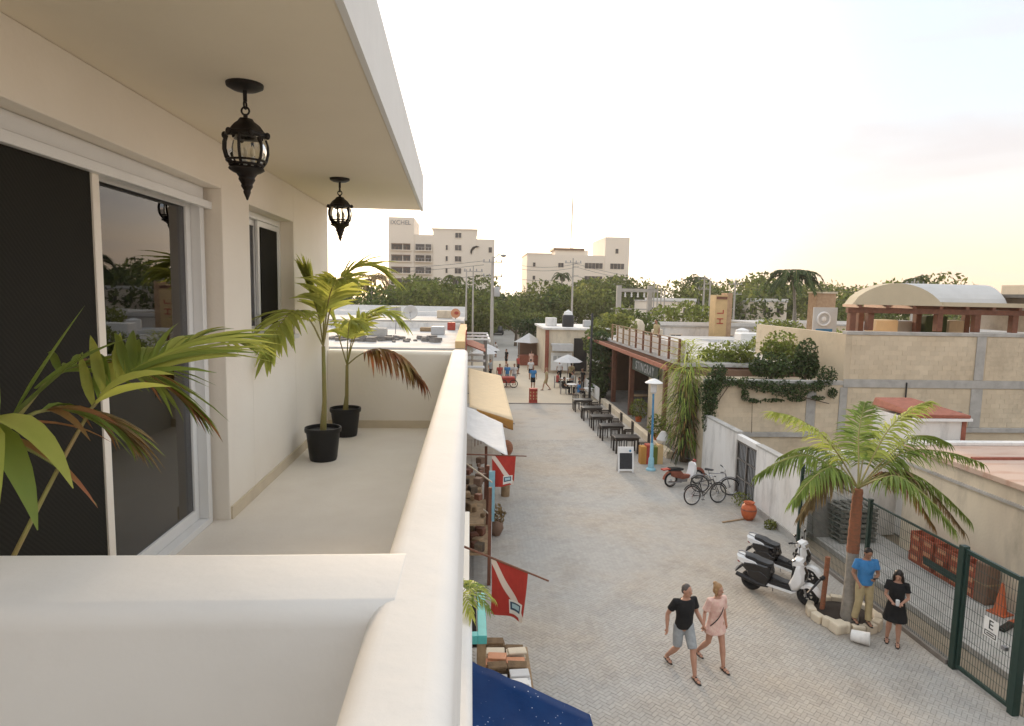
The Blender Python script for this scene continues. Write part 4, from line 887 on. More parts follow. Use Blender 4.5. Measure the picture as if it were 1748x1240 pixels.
def moped(loc, rz, label):
    t = thing('moped', label, 'moped', loc, rz)
    def b(n, mb, mat, par=t, **k): return mb.build(n, mat, par, world=False, smooth=True, **k)
    wheel(t, -.60, .28, .28, .036, 'chrome', 16, thin=True); wheel(t, .60, .28, .28, .036, 'chrome', 16, thin=True)
    m = MB(); m.prism([(.18,.28),(.36,.30),(.44,.62),(.40,.90),(.33,.88),(.30,.60)], -.20, .20, .75); b('leg_shield', m, 'gloss_white', fix=True)
    m = MB(); m.prism([(-.55,.40),(-.10,.26),(.20,.30),(.26,.42),(-.05,.46),(-.20,.62),(-.70,.66)], -.10, .10, .8); b('body', m, 'roof_tile_red', fix=True)
    m = MB(); m.prism([(-.72,.64),(-.1,.62),(-.06,.68),(-.3,.74),(-.72,.76)], -.12, .12, .8); b('seat', m, 'seat_vinyl', fix=True)
    m = MB(); m.prism([(-1.0,.68),(-.70,.70),(-.68,.74),(-1.0,.72)], -.10, .10); b('rack', m, 'red_paint')
    m = MB(); m.tube([(-.60+.33*math.cos(R(a)),0,.28+.33*math.sin(R(a))) for a in range(20,190,17)], .06, 8, flat=.4); b('rear_mudguard', m, 'roof_tile_red')
    m = MB(); m.tube([(.60+.33*math.cos(R(a)),0,.28+.33*math.sin(R(a))) for a in range(0,170,17)], .055, 8, flat=.4); b('front_mudguard', m, 'roof_tile_red')
    m = MB(); m.tube([(.38,0,.92),(.50,.06,.55),(.60,.06,.28)], .02, 8); m.tube([(.50,-.06,.55),(.60,-.06,.28)], .02, 8); b('fork', m, 'chrome')
    m = MB(); m.tube([(.25,-.32,.98),(.36,-.12,.97),(.36,.12,.97),(.25,.32,.98)], .014, 8); b('handlebar', m, 'black_plastic')
    m = MB(); m.sph((.44,0,.92), .07, .08, .08); b('headlight', m, 'red_paint')
    m = MB(); m.prism([(-.35,.18),(.12,.16),(.14,.34),(-.3,.36)], -.08, .08, .85); b('engine', m, 'steel_grey', fix=True)
    m = MB(); m.tube([(-.2,-.12,.18),(-.8,-.13,.24)], [.03,.045], 8); b('exhaust', m, 'chrome')
moped((8.15,23.45,0), R(18), 'red and white moped parked beside the bicycles under the hanging dry leaves')
# odds and ends at the wall foot
t = thing('clay_urn', 'orange clay urn standing at the foot of the white wall', 'urn', (9.05,19.75,0))
m = MB(); m.lathe([(.12,0),(.2,.12),(.24,.3),(.2,.46),(.13,.52),(.17,.58)], (9.05,19.75,0), 16, caps=False); m.build('body', 'orange_plastic', t, smooth=True, solid=.02)
m = MB(); m.lathe([(.2,.30),(.245,.32),(.245,.36),(.2,.38)], (9.05,19.75,0), 16, caps=False); m.build('band', 'roof_tile_red', t, smooth=True)
tag(MB().box((8.5,19.6,.02), .9, .06, .03, .35).build('plank', 'wood_tan', None), 'thin wooden plank lying on the paving by the clay urn', 'plank')
def leafball(mb, c, rx, ry, rz, n, s, rg, shell=.55, up=.0):
    for _ in range(n):
        while True:
            v = Vector((rg.uniform(-1,1),rg.uniform(-1,1),rg.uniform(-1,1)))
            if shell < v.length < 1: break
        p = Vector((c[0]+v.x*rx, c[1]+v.y*ry, c[2]+v.z*rz)); q = Vector((rg.gauss(0,1),rg.gauss(0,1),rg.gauss(0,.8)+up)).normalized(); a = q.orthogonal().normalized(); b = q.cross(a)
        th = rg.uniform(0,6.28); a, b = a*math.cos(th)+b*math.sin(th), b*math.cos(th)-a*math.sin(th); k = s*rg.uniform(.6,1.3)
        mb.tint = rg.random()
        mb._add([p-a*k, p-b*k*.5, p+a*k, p+b*k*.5], [(0,1,2,3)])
rg = random.Random(9)
for i, (x, y, r_, lb) in enumerate(((9.38,18.9,.2,'small green weed growing at the foot of the wall near the scooters'), (9.35,21.0,.35,'dark weedy shrub at the foot of the grille door'))):
    m = MB(); leafball(m, (x,y,r_*.7), r_, r_, r_*.8, 160, .05, rg, .1); t = m.build('weed', 'foliage', None); tag(t, lb, 'weed')

# ================================================================== restaurant with red pergola
rs = thing('restaurant', 'open fronted restaurant with red timber pergola and roof terrace', 'restaurant', (9.6, 36, 0))
for y in (42.3, 37.6, 30.8):
    m = MB(); m.bx(9.46, 9.74, y-.14, y+.14, 0, 3.72); m.build('post', 'wood_red', rs, bevel=.015)
for i in range(30):
    y = 28.6+i*.66; m = MB(); m.bx(8.85, 13, y-.07, y+.07, 3.86, 3.98); m.build('joist', 'wood_red', rs)
m = MB(); m.bx(9.5, 9.7, 28.4, 48, 3.72, 3.86); m.build('beam', 'wood_red', rs)
m = MB(); m.bx(8.82, 8.90, 28.4, 48.2, 3.80, 4.0); m.build('fascia', 'roof_tile_red', rs)
m = MB(); m.bx(9.56, 16, 28.4, 48, 3.985, 4.15); m.build('terrace_deck', 'roof_grey', rs)
m = MB(); m.bx(14.5, 14.8, 28, 48, 0, 3.9); m.bx(10, 16, 47.5, 48, 0, 3.9); m.bx(9.9, 14.5, 28.05, 28.3, 0, 3.9); m.build('back_wall', 'rail_brown', rs)
m = MB(); m.bx(8.72, 9.02, 27.5, 42.0, -.03, .32); m.build('low_wall', 'wall_beige', rs, bevel=.02)
m = MB(); m.bx(9.02, 14.5, 28.3, 47.5, -.03, .06); m.build('floor', 'concrete_dark', rs)
# dim furniture inside
for k, (x, y) in enumerate(((11,40.5),(12.6,38.5),(11.2,35.5),(12.6,33.5),(11.2,32),(12.5,30.5))):
    m = MB(); m.bx(x-.5,x+.5,y-.4,y+.4,.74,.79); m.bx(x-.05,x+.05,y-.05,y+.05,.06,.74); m.bx(x-.25,x+.25,y-.25,y+.25,.06,.09); m.build('inside_table', 'white_paint' if k % 2 else 'wood_tan', rs)
m = MB(); m.bx(13.2,14.3,34,40,.06,1.15); m.build('bar_counter', 'wood_red', rs); m = MB(); m.bx(13.1,14.4,33.9,40.1,1.15,1.22); m.build('bar_top', 'wood_tan', rs)
# hanging sign
m = MB(); m.bx(9.36, 9.44, 31.5, 36.6, 2.92, 3.55); sg = m.build('name_board', 'green_steel', rs)
text_mesh('STINGRAY', .66, 'lettering', 'grey_paint', rs, Matrix.Translation(-rs.location) @ face_x(9.352, 34.0, 3.23), .01, 1.25)
# terrace railing in front of white slatted panels
for i in range(10):
    y = 28.7+i*1.55; m = MB(); m.bx(9.42, 9.52, y-.05, y+.05, 4.15, 5.22); m.build('rail_post', 'wood_red' if i < 6 else 'wood_tan', rs)
for z in (4.45, 4.75, 5.05, 5.2): m = MB(); m.bx(9.45, 9.49, 28.6, 42.8, z-.018, z+.018); m.build('rail', 'wood_tan', rs)
for i in range(18):
    y = 28.9+i*.78; m = MB(); m.bx(9.70, 9.73, y-.37, y+.37, 4.16, 5.02+rnd.uniform(-.10,.12)); m.build('white_panel', 'wall_white', rs)
# dark straw/plant lump at the far corner
def tree_crown(mb, lobes, n, s, rg):
    for (c, r_) in lobes: leafball(mb, c, r_[0], r_[1], r_[2], n, s, rg, .45)
t = thing('climbing_plant', 'dense dark climber at the far end of the pergola', 'plant', (8.7, 44, 0))
m = MB(); rg = random.Random(21)
tree_crown(m, [((9.0,44.4,2.6),(.8,1.5,1.5)),((9.0,44.2,1.1),(.7,1.3,1.1)),((9.4,45.5,3.6),(1.0,1.6,1.0))], 700, .16, rg); m.build('foliage', 'foliage_dark', t)
m = MB(); m.tube([(9.0,44.3,0),(9.1,44.4,1.6),(9.2,44.6,3.3)], [.16,.12,.06], 8); m.build('stem', 'bark', t)
# hanging dry palm and grasses at the near corner
t = thing('dry_palm_clump', 'shaggy clump of green and dry hanging palm leaves at the pergola corner', 'plant', (9.3, 26.9, 0))
rg = random.Random(33)
m = MB(); m.tube([(9.35,27.0,0),(9.3,26.95,2.0),(9.35,26.9,4.0)], [.2,.16,.12], 10); m.build('trunk', 'bark', t, smooth=True)
for k, (mt, n, z0, z1, spread) in enumerate((('leaf_dry_warm',230,1.2,4.0,.5),('leaf_green',420,1.0,4.4,.95),('leaf_lime',160,2.0,4.9,.8),('leaf_rust',60,.8,2.6,.4),('foliage_dark',260,.4,3.4,.8))):
    m = MB()
    for i in range(n):
        a = rg.uniform(0,6.28); r_ = rg.uniform(.05,spread)**1.0; z = rg.uniform(z0,z1); m.tint = rg.random()
        p = (9.3+r_*math.cos(a)*.9, 26.8+r_*math.sin(a)*.8, z); d = (math.cos(a)*.6+rg.uniform(-.3,.3), math.sin(a)*.6+rg.uniform(-.3,.3), rg.uniform(-.9,.5) if k != 2 else rg.uniform(.0,.8))
        blade(m, p, d, (0,0,1), rg.uniform(.5,1.1), rg.uniform(.03,.07), 1.6, seg=3)
    m.build('leaf_mass', mt, t, smooth=True, angle=80)
t = thing('climbing_vine', 'dark green vine trailing along the top of the tan block wall', 'vine', (10, 25.5, 3.7))
rg = random.Random(44); m = MB()
pts = [(9.7,25.45,3.2,.5,.7),(10.1,25.5,4.1,.35,.4),(14.6,25.5,4.0,.45,.45),(14.9,25.5,3.3,.2,.25),(9.65,25.4,2.2,.22,.6),(9.75,25.5,2.9,.35,.9),(9.9,25.5,3.7,.45,.55),(10.5,25.5,3.72,.5,.22),(11.2,25.5,3.68,.5,.26),(12.0,25.5,3.55,.6,.30),(12.8,25.5,3.45,.6,.36),(13.5,25.5,3.45,.5,.34),(14.2,25.5,3.58,.4,.24),(13.4,25.5,3.05,.4,.12),(12.4,25.5,2.98,.5,.08),(11.6,25.5,2.95,.35,.10),(11.2,25.5,3.2,.16,.28),(14.3,25.5,3.1,.3,.10)]
for (x,y,z,rx,rz_) in pts: leafball(m, (x,y-.05,z), rx, .16, rz_, int(520*rx*rz_*4+60), .055, rg, .0)
m.build('foliage', 'vine', t)
m = MB(); m.tube([(9.75,25.5,.5),(9.8,25.5,2.4),(10.6,25.5,3.65),(12,25.5,3.5),(14.8,25.5,2.85)], .02, 6); m.tube([(11.0,25.5,3.6),(11.55,25.5,2.9),(11.6,25.5,1.6)], .012, 5); m.build('stem', 'bark', t)
for k, (x, y, z, rx, rz_, mt, lb) in enumerate(((13.0,27.0,4.25,1.0,.62,'foliage_dark','rounded dark shrub on the lower roof above the vine'),(14.3,26.6,4.55,.55,.95,'foliage_dark','upright dark shrub on the lower roof beside the tan wall'),(12.0,29.5,4.5,1.4,.6,'foliage_bright','bright green bushes on the lower roof behind the dark shrub'),(14.3,29.0,4.9,.9,.8,'foliage_bright','yellow green bush on the lower roof near the canopy post'))):
    t = thing('roof_shrub', lb, 'shrub', (x,y,3.62)); m = MB()
    tree_crown(m, [((x,y,z),(rx,rx*.8,rz_)),((x+rx*.4,y,z-rz_*.3),(rx*.6,rx*.6,rz_*.6)),((x-rx*.4,y,z-rz_*.2),(rx*.6,rx*.6,rz_*.6))], 500, .09, rg); m.build('foliage', mt, t)
    m = MB(); m.tube([(x,y,3.62),(x,y,z)], .06, 6); m.build('stem', 'bark', t)

# ================================================================== street furniture on the right
t = thing('street_lamp', 'blue painted street lamp with white round hood', 'street lamp', (7.49,25.6,0))
m = MB(); m.lathe([(.20,0),(.20,.06),(.13,.12),(.11,.5),(.075,.56),(.07,1.1),(.05,1.15)], (7.49,25.6,0), 14); m.build('base', 'sky_blue', t, smooth=True)
m = MB(); m.tube([(7.49,25.6,1.1),(7.46,25.6,3.2)], [.05,.042], 12); m.build('pole', 'blue_paint', t, smooth=True)
m = MB(); m.lathe([(.06,3.18),(.12,3.24),(.13,3.52),(.11,3.6)], (7.46,25.6,0), 14); m.build('lamp_glass', 'cloth_white', t, smooth=True)
m = MB(); m.lathe([(.34,3.60),(.36,3.63),(.18,3.74),(.05,3.79)], (7.46,25.6,0), 20); m.build('hood', 'white_paint', t, smooth=True)
t = thing('black_pole', 'tall plain black pole at the edge of the plaza', 'pole', (7.82,41.3,0))
m = MB(); m.lathe([(.16,0),(.16,.05),(.085,.08),(.07,5.9),(.03,5.95)], (7.82,41.3,0), 12); m.build('shaft', 'black_paint', t, smooth=True)
m = MB(); m.bx(7.6,8.04,41.1,41.5,0,.05); m.build('base_plate', 'black_paint', t)
t = thing('menu_board', 'white framed A-board with a dark chalk panel', 'sign', (6.36,25.4,0))
for s in (-1,1):
    a = R(9)*s; m = MB(); y0 = 25.4+s*.17
    def tilt(u, z): return (6.36+u, y0-s*z*.15, z)
    def slab(mb, u0, u1, z0, z1, d0, d1):
        p = [tilt(u, z) for z in (z0,z1) for u in (u0,u1)]; 
        q = [(x_, y_+dd, z_) for dd in (d0,d1) for (x_,y_,z_) in p]
        mb._add(q, [(0,1,3,2),(6,7,5,4),(0,4,5,1),(2,3,7,6),(0,2,6,4),(1,5,7,3)])
    slab(m, -.32,-.26,0,1.02,-.015,.015); slab(m, .26,.32,0,1.02,-.015,.015); slab(m, -.26,.26,.06,.14,-.015,.015); slab(m, -.26,.26,.78,1.02,-.015,.015); q = m.build('frame', 'white_paint', t, fix=True)
    m = MB(); slab(m, -.26,.26,.14,.78,-.006,.006); m.build('chalk_panel', 'chalk_board', q, fix=True)
m = MB(); m.tube([(6.5,25.218,.90),(6.5,25.214,.90)], .05, 12); m.build('badge', 'blue_paint', t)
m = MB()
for i in range(5): m.bx(6.16,6.16+.12+.05*(i%3),25.268-.093-i*0.0,25.270-.093,.68-i*.1,.70-i*.1)
def table(loc, label, w=1.15, d=.75):
    t = thing('cafe_table', label, 'table', loc, 0, 'dark tables along the restaurant front')
    m = MB(); m.bx(-w/2,w/2,-d/2,d/2,.72,.76); m.build('top', 'wood_dark_top', t, world=False, bevel=.006)
    m = MB(); m.bx(-w/2+.05,w/2-.05,-d/2+.05,d/2-.05,.62,.72); m.build('apron', 'wood_dark', t, world=False)
    for x in (-1,1):
        for y in (-1,1): m = MB(); m.bx(x*(w/2-.09)-.035,x*(w/2-.09)+.035,y*(d/2-.09)-.035,y*(d/2-.09)+.035,0,.62); m.build('leg', 'wood_dark', t, world=False)
    return t
M('wood_dark_top', (0.05,0.045,0.042), 0.28, nz=0.3, ns=10, spec=0.6)
def chair_proto(mat='wood_dark', name='slat_chair', group='dark slatted chairs along the restaurant front'):
    t = thing(name, 'x', 'chair', (0,0,0), 0, group)
    m = MB(); m.bx(-.21,.21,-.21,.21,.43,.46); m.build('seat', mat, t, world=False)
    for x in (-1,1):
        m = MB(); m.bx(x*.19-.018,x*.19+.018,-.21,-.174,0,.43); m.build('leg', mat, t, world=False)
        m = MB(); m.bx(x*.19-.018,x*.19+.018,.18,.216,0,.92); m.build('leg', mat, t, world=False)
    m = MB(); m.bx(-.172,.172,.185,.211,.86,.92); m.build('top_rail', mat, t, world=False)
    for i in range(5): m = MB(); x = -.13+i*.065; m.bx(x-.014,x+.014,.19,.206,.461,.86); m.build('slat', mat, t, world=False)
    return t
names = ['nearest the menu board','second from the menu board','third from the menu board','second from the black pole','nearest the black pole']
ch = chair_proto(); used = False
tl = [(7.15,28.6),(7.05,31.2),(7.05,33.6),(7.0,36.2),(6.95,38.9)]
for i, (x, y) in enumerate(tl):
    table((x,y,0), 'dark wooden cafe table %s' % names[i])
    for k, (dx_, dy_, rz, w_) in enumerate(((-.3,.58,0,'left chair behind'),(.32,.58,0,'right chair behind'),(.85,-.05,-1.57,'chair at the right end of'))):
        lb = 'dark slatted %s the table %s' % (w_, names[i])
        if not used: ch.location = (x+dx_,y+dy_,0); ch['label'] = lb; used = True
        else: copy_tree(ch, loc=(x+dx_,y+dy_,0), rz=rz+rnd.uniform(-.12,.12), label=lb)
t = thing('painted_box', 'box painted in rainbow stripes behind the blue lamp', 'box', (7.9,26.3,0))
for i, mt in enumerate(('cloth_orange','red_paint','foliage_bright','tower_yellow')):
    m = MB(); m.bx(7.3+i*.24,7.535+i*.24,26.5,26.9,0,.75+.08*(i%2)); m.build('panel', mt, t)
m = MB(); m.lathe([(.2,.8),(.3,1.0),(.1,1.35)], (8.35,26.9,0), 10); m.build('white_bundle', 'cloth_white', t, smooth=True)
for k, (x, y, lb) in enumerate(((8.95,29.8,'leafy green plant behind the low wall near the lamp'),(9.2,34.2,'low green plant at the foot of the middle pergola post'))):
    t = thing('potted_shrub', lb, 'plant', (x,y,.3)); m = MB(); tree_crown(m, [((x,y,1.0),(.5,.5,.6))], 380, .08, rg); m.build('foliage', 'foliage', t)
    pot(t, (x,y,.32), .2, .3, 'orange_plastic')

# ================================================================== people
def heading(hx, hy): return math.atan2(-hx, hy)
def hand(mb, w, d, side, curl=.5, k=1.0):
    w, d, s = Vector(w), Vector(d).normalized(), Vector(side); s = (s - d*s.dot(d)).normalized(); nrm = d.cross(s)
    mb.tube([w - d*.01*k, w+d*.035*k, w+d*.085*k], [.026*k,.034*k,.032*k], 10, flat=.6)
    for i, (o_, ln) in enumerate(((-.028,.062),(-.0095,.074),(.0095,.070),(.028,.055))):
        b = w + d*.08*k + s*o_*k; e1 = b + (d*math.cos(curl*.8)+nrm*math.sin(curl*.8))*ln*.55*k; e2 = e1 + (d*math.cos(curl*1.9)+nrm*math.sin(curl*1.9))*ln*.5*k
        mb.tube([b - d*.02*k, b, e1, e2], [.0095*k,.0095*k,.009*k,.007*k], 7)
    b = w + d*.03*k - s*.028*k; e1 = b + (d*.7 - s*.6 + nrm*.3).normalized()*.035*k; e2 = e1 + (d*.9 - s*.1 + nrm*.4).normalized()*.028*k
    mb.tube([b, e1, e2], [.011*k,.0105*k,.008*k], 7)
def person(label, loc, rz, H=1.74, skin='skin', hair=('short','hair_dark'), top=('tshirt','cloth_black'), bottom=('shorts','cloth_grey'), shoes='leather_black', pose=None, vox=.0085, fem=False, sit=False, fingers=True, look=0.0, nod=0.0, belly=0.0, group=None, curl=.5):
    t = thing('person', label, 'person', loc, rz, group); k = H/1.75
    sw = .165 if fem else .19
    J = {'pel':(0,0,.95),'neck':(0,.01,1.485),'head':(0,.035,1.635)}
    for s, n in ((-1,'l'),(1,'r')):
        J.update({'sh'+n:(s*sw,0,1.42),'el'+n:(s*(sw+.055),-.03,1.13),'wr'+n:(s*(sw+.07),.05,.89),'hip'+n:(s*.088,0,.92),'kn'+n:(s*.10,.02,.50),'an'+n:(s*.10,-.02,.085)})
    if sit:
        for q in ('pel','neck','head','shl','shr','ell','elr','wrl','wrr','hipl','hipr'): J[q] = (J[q][0], J[q][1], J[q][2]-.45)
        for n, s in (('l',-1),('r',1)): J['kn'+n] = (s*.12,.42,.48); J['an'+n] = (s*.12,.40,.085); J['wr'+n] = (s*.15,.30,.70); J['el'+n] = (s*.25,.02,.68)
    if pose: J.update(pose)
    J = {a: Vector(v)*k for a, v in J.items()}
    pz, nz_ = J['pel'], J['neck']
    def tor(prof, g=0.0):      # (t along pelvis->neck, rx, ry, yoff)
        rs = []
        for q, a, b, yo in prof:
            c = pz.lerp(nz_, q) + Vector((0, yo*k, 0)); rs.append((c, (a+g)*k, (b+g)*k))
        return rs
    if fem: TP = [(-.20,.10,.08,0),(-.10,.155,.105,-.01),(0,.168,.115,-.01),(.2,.135,.09,0),(.36,.125,.085,.0),(.56,.145,.105,.015),(.72,.15,.10,.012),(.86,.145,.08,0),(.94,.09,.06,0),(1.0,.05,.05,0)]
    else: TP = [(-.20,.10,.08,0),(-.10,.15,.105,0),(0,.16,.115,0),(.2,.145,.105+belly,belly*.6),(.36,.145,.10+belly,belly*.6),(.56,.165,.11+belly*.4,.01),(.74,.178,.11,.0),(.88,.165,.085,0),(.95,.10,.065,0),(1.0,.055,.055,0)]
    b = MB(); b.rings(tor(TP), 18)
    hd = J['head']; up = Vector((0,0,1))
    hr_ = Matrix.Rotation(look, 3, 'Z') @ Matrix.Rotation(-nod, 3, 'X')
    def H_(x, y, z): return hd + hr_ @ Vector((x*k, y*k, z*k))
    b.tube([nz_ - up*.06*k, nz_+up*.03*k, hd - up*.06*k], [.062*k,.054*k,.052*k], 12)
    hs = MB(); hs.sph((0,-.005,.018), .075, .094, .10, 16, 12); hs.sph((0,.018,-.045), .058, .068, .068, 14, 10); hs.sph((0,.055,-.085), .03, .03, .026, 10, 8); hs.tube([(0,.082,.02),(0,.112,-.022),(0,.09,-.034)], [.010,.016,.013], 8)
    for s in (-1,1): hs.sph((s*.077,-.005,-.008), .012, .022, .032, 8, 6)
    b._add([H_(*p) for p in hs.v], hs.f)
    for n, s in (('l',-1),('r',1)):
        a, e, w = J['sh'+n], J['el'+n], J['wr'+n]; f_ = .86 if fem else 1.0
        b.tube([a + (pz-a)*.03 - Vector((s*.03*k,0,0)), a, a.lerp(e,.4), e, e.lerp(w,.3), w], [.055*k*f_,.058*k*f_,.050*k*f_,.040*k*f_,.042*k*f_,.027*k*f_], 12)
        if fingers: hand(b, w, (w-e), Vector((0,1,0)) if abs((w-e).normalized().y) < .8 else Vector((-s,0,0)), curl, k*.96)
        else: d = (w-e).normalized(); b.tube([w, w+d*.09*k, w+d*.16*k], [.028*k,.036*k,.018*k], 8)
        h_, kn, an = J['hip'+n], J['kn'+n], J['an'+n]
        b.tube([h_+up*.03*k, h_.lerp(kn,.35), kn, kn.lerp(an,.3), kn.lerp(an,.75), an], [.088*k,.080*k,.056*k,.060*k,.042*k,.036*k], 14)
        fd = Vector((0,1,0)); pit = J.get('pit'+n)
        b.tube([an - fd*.045*k - up*.035*k, an+fd*.03*k-up*.035*k, an+fd*.12*k-up*.055*k, an+fd*.17*k-up*.062*k], [.034*k,.040*k,.038*k,.022*k], 10, flat=.8)
    body = b.build('body', skin, t, world=False, remesh=vox)
    # face
    m = MB()
    for s in (-1,1): m.sph(tuple(H_(s*.031,.083,.006)), .010*k, .008*k, .006*k, 8, 6)
    m.sph(tuple(H_(0,.088,-.058)), .02*k, .007*k, .005*k, 8, 6); m.sph(tuple(H_(-.031,.088,.024)), .018*k, .005*k, .004*k, 8, 6); m.sph(tuple(H_(.031,.088,.024)), .018*k, .005*k, .004*k, 8, 6)
    m.build('facial_features', 'rail_brown', t, world=False, smooth=True)
    # hair
    hm = MB()
    if hair[0] == 'short':
        hm.sph((0,-.018,.035), .081, .094, .095, 16, 12); hm.sph((0,-.05,-.01), .075, .06, .07, 14, 10)
    elif hair[0] == 'bun':
        hm.sph((0,-.018,.035), .085, .098, .098, 16, 12); hm.sph((0,-.06,-.03), .078, .06, .085, 14, 10); hm.sph((0,-.085,.10), .05, .05, .045, 12, 8); hm.tube([(-.07,.0,.02),(-.085,.01,-.08),(-.06,.0,-.15)], [.03,.03,.012], 8); hm.tube([(.07,.0,.02),(.085,.01,-.08),(.06,.0,-.14)], [.03,.03,.012], 8)
    else:
        hm.sph((0,-.018,.035), .087, .100, .10, 16, 12); hm.rings([((0,-.05,.04),.085,.07),((0,-.06,-.06),.095,.07),((0,-.07,-.18),.10,.06),((0,-.08,-.30),.085,.045),((0,-.085,-.38),.05,.025)], 16)
        for s in (-1,1): hm.tube([(s*.075,.02,.03),(s*.088,.02,-.06),(s*.09,.01,-.18),(s*.075,0,-.27)], [.03,.032,.03,.012], 8)
    hm.v = [tuple(H_(*p)) for p in hm.v]; hm.build('hair', hair[1], t, world=False, remesh=max(vox, .010))
    cv = max(vox*1.25, .011)
    def sleeves(mb, q, r0, r1):
        for n in 'lr':
            a, e = J['sh'+n], J['el'+n]; mb.tube([a.lerp(nz_ - up*.08*k, .35), a, a.lerp(e, q*.6), a.lerp(e, q)], [.062*k,.073*k,r0*k,r1*k], 14)
    if top[0] in ('tshirt','longtee'):
        m = MB(); m.rings(tor([(q, a, b_, y) for q, a, b_, y in TP if -.12 < q < .96], .020), 20); sleeves(m, .62, .070, .074); m.build('shirt', top[1], t, world=False, remesh=cv)
    if top[0] in ('dress','short_dress'):
        hem = -.74 if top[0] == 'dress' else -.42; w_ = .245 if top[0] == 'dress' else .235
        m = MB(); m.rings(tor([(hem, w_, w_*.78, 0),(hem+.2, w_*.97,.155,0),(-.05,.185,.135,0),(.25,.155,.112,0),(.5,.158,.122,.01),(.72,.165,.118,.01),(.86,.160,.095,0),(.93,.115,.075,0)]), 24); sleeves(m, .58 if top[0] == 'dress' else .8, .066, .078); m.build('dress', top[1], t, world=False, remesh=cv)
    if bottom:
        m = MB(); m.rings(tor([(q, a, b_, y) for q, a, b_, y in TP if -.15 < q < .2], .014), 20)
        for n in 'lr':
            h_, kn, an = J['hip'+n], J['kn'+n], J['an'+n]
            if bottom[0] == 'shorts': m.tube([h_+up*.05*k, h_.lerp(kn,.3), h_.lerp(kn,.92)], [.098*k,.102*k,.088*k], 16)
            else: m.tube([h_+up*.05*k, h_.lerp(kn,.3), kn, kn.lerp(an,.5), kn.lerp(an,.97)], [.098*k,.098*k,.078*k,.074*k,.070*k], 16)
        m.build(bottom[0] if bottom[0] != 'pants' else 'trousers', bottom[1], t, world=False, remesh=cv)
    for n in 'lr':
        an = J['an'+n]; fd = Vector((0,1,0)); m = MB()
        m.tube([an-fd*.075*k-up*.070*k, an-up*.068*k, an+fd*.11*k-up*.072*k, an+fd*.195*k-up*.074*k], [.032*k,.036*k,.046*k,.026*k], 12, flat=.36)
        m.tube([an+fd*.03*k-up*.02*k+Vector((-.045*k,0,-.03*k)), an+fd*.05*k-up*.0*k, an+fd*.03*k-up*.02*k+Vector((.045*k,0,-.03*k))], .013*k, 6); m.tube([an+fd*.11*k-up*.06*k+Vector((-.05*k,0,0)), an+fd*.11*k-up*.028*k, an+fd*.11*k-up*.06*k+Vector((.05*k,0,0))], .012*k, 6)
        m.build('sandal', shoes, t, world=False, smooth=True)
    return t
walk_m = {'hipl':(-.09,.02,.92),'knl':(-.10,.20,.52),'anl':(-.10,.30,.088),'hipr':(.09,-.02,.92),'knr':(.10,-.02,.50),'anr':(.11,-.36,.14),'neck':(0,.03,1.485),'head':(0,.06,1.635),
          'elr':(.29,-.10,1.14),'wrr':(.31,-.06,.89),'ell':(-.28,-.02,1.15),'wrl':(-.36,.10,.94)}
person('man in black t-shirt and grey shorts walking hand in hand with the woman in pink', (4.10,11.42,0), heading(.22,-.97), 1.76, 'skin', ('short','hair_grey'), ('tshirt','cloth_black'), ('shorts','cloth_grey'), pose=walk_m, look=R(22), belly=.02)
walk_w = {'hipl':(-.085,.02,.92),'knl':(-.08,.14,.50),'anl':(-.07,.22,.088),'hipr':(.085,-.02,.92),'knr':(.11,-.06,.50),'anr':(.13,-.36,.15),'elr':(.235,-.06,1.14),'wrr':(.34,.06,.95),'ell':(-.235,-.05,1.14),'wrl':(-.26,.0,.88)}
w1 = person('woman in pale pink dress with blond hair walking beside the man in black', (4.80,11.62,0), heading(.30,-.95), 1.66, 'skin', ('bun','hair_blond'), ('short_dress','cloth_pink'), None, pose=walk_w, fem=True, look=R(15))
m = MB(); c = curve([(-.13,-.02,1.38),(-.06,.12,1.20),(.06,.135,1.02),(.17,.06,.86)], 10); m.tube(c, .009, 6); m.build('bag_strap', 'leather_black', w1, world=False)
pb = {'ell':(-.25,.04,1.14),'wrl':(-.08,.22,1.10),'elr':(.26,-.02,1.14),'wrr':(.22,.18,.98),'knl':(-.10,.05,.50),'anl':(-.11,.05,.085),'knr':(.11,.02,.5),'anr':(.13,-.08,.085),'neck':(0,-.0,1.485),'head':(0,.05,1.62)}
mb_ = person('man in bright blue t-shirt and khaki trousers looking down at his phone under the palm', (8.50,12.78,.20), heading(-.1,-1), 1.70, 'skin_tan', ('short','hair_dark'), ('tshirt','cloth_blue'), ('pants','cloth_khaki'), pose=pb, nod=R(28), curl=.9)
tag(MB().box((0,0,0), .075, .15, .010, .0).build('phone', 'gloss_black', None, world=False), 'black phone held by the man in the blue t-shirt', 'phone')
ph = bpy.data.objects['phone']; ph.location = mb_.matrix_world @ Vector((0,0,0)); 
def at_person(o, p, local, rot=(0,0,0)):
    rz = p.rotation_euler.z; o.location = (p.location.x+local[0]*math.cos(rz)-local[1]*math.sin(rz), p.location.y+local[0]*math.sin(rz)+local[1]*math.cos(rz), p.location.z+local[2]); o.rotation_euler = (rot[0], rot[1], rz+rot[2])
at_person(ph, mb_, (-.05,.30,1.12), (R(35),0,0))
wb = {'ell':(-.22,.03,1.13),'wrl':(-.10,.24,1.08),'elr':(.22,.02,1.13),'wrr':(.08,.25,1.06),'knl':(-.08,.03,.5),'anl':(-.09,.03,.085),'knr':(.10,.0,.5),'anr':(.12,-.10,.085),'head':(0,.05,1.62)}
w2 = person('woman in black dress with long dark hair holding a cup beside the man in blue', (8.88,12.28,0), heading(-.55,-.83), 1.62, 'skin', ('long','hair_dark'), ('dress','cloth_black'), None, 'leather_black', pose=wb, fem=True, nod=R(22), look=R(-8), curl=1.0)
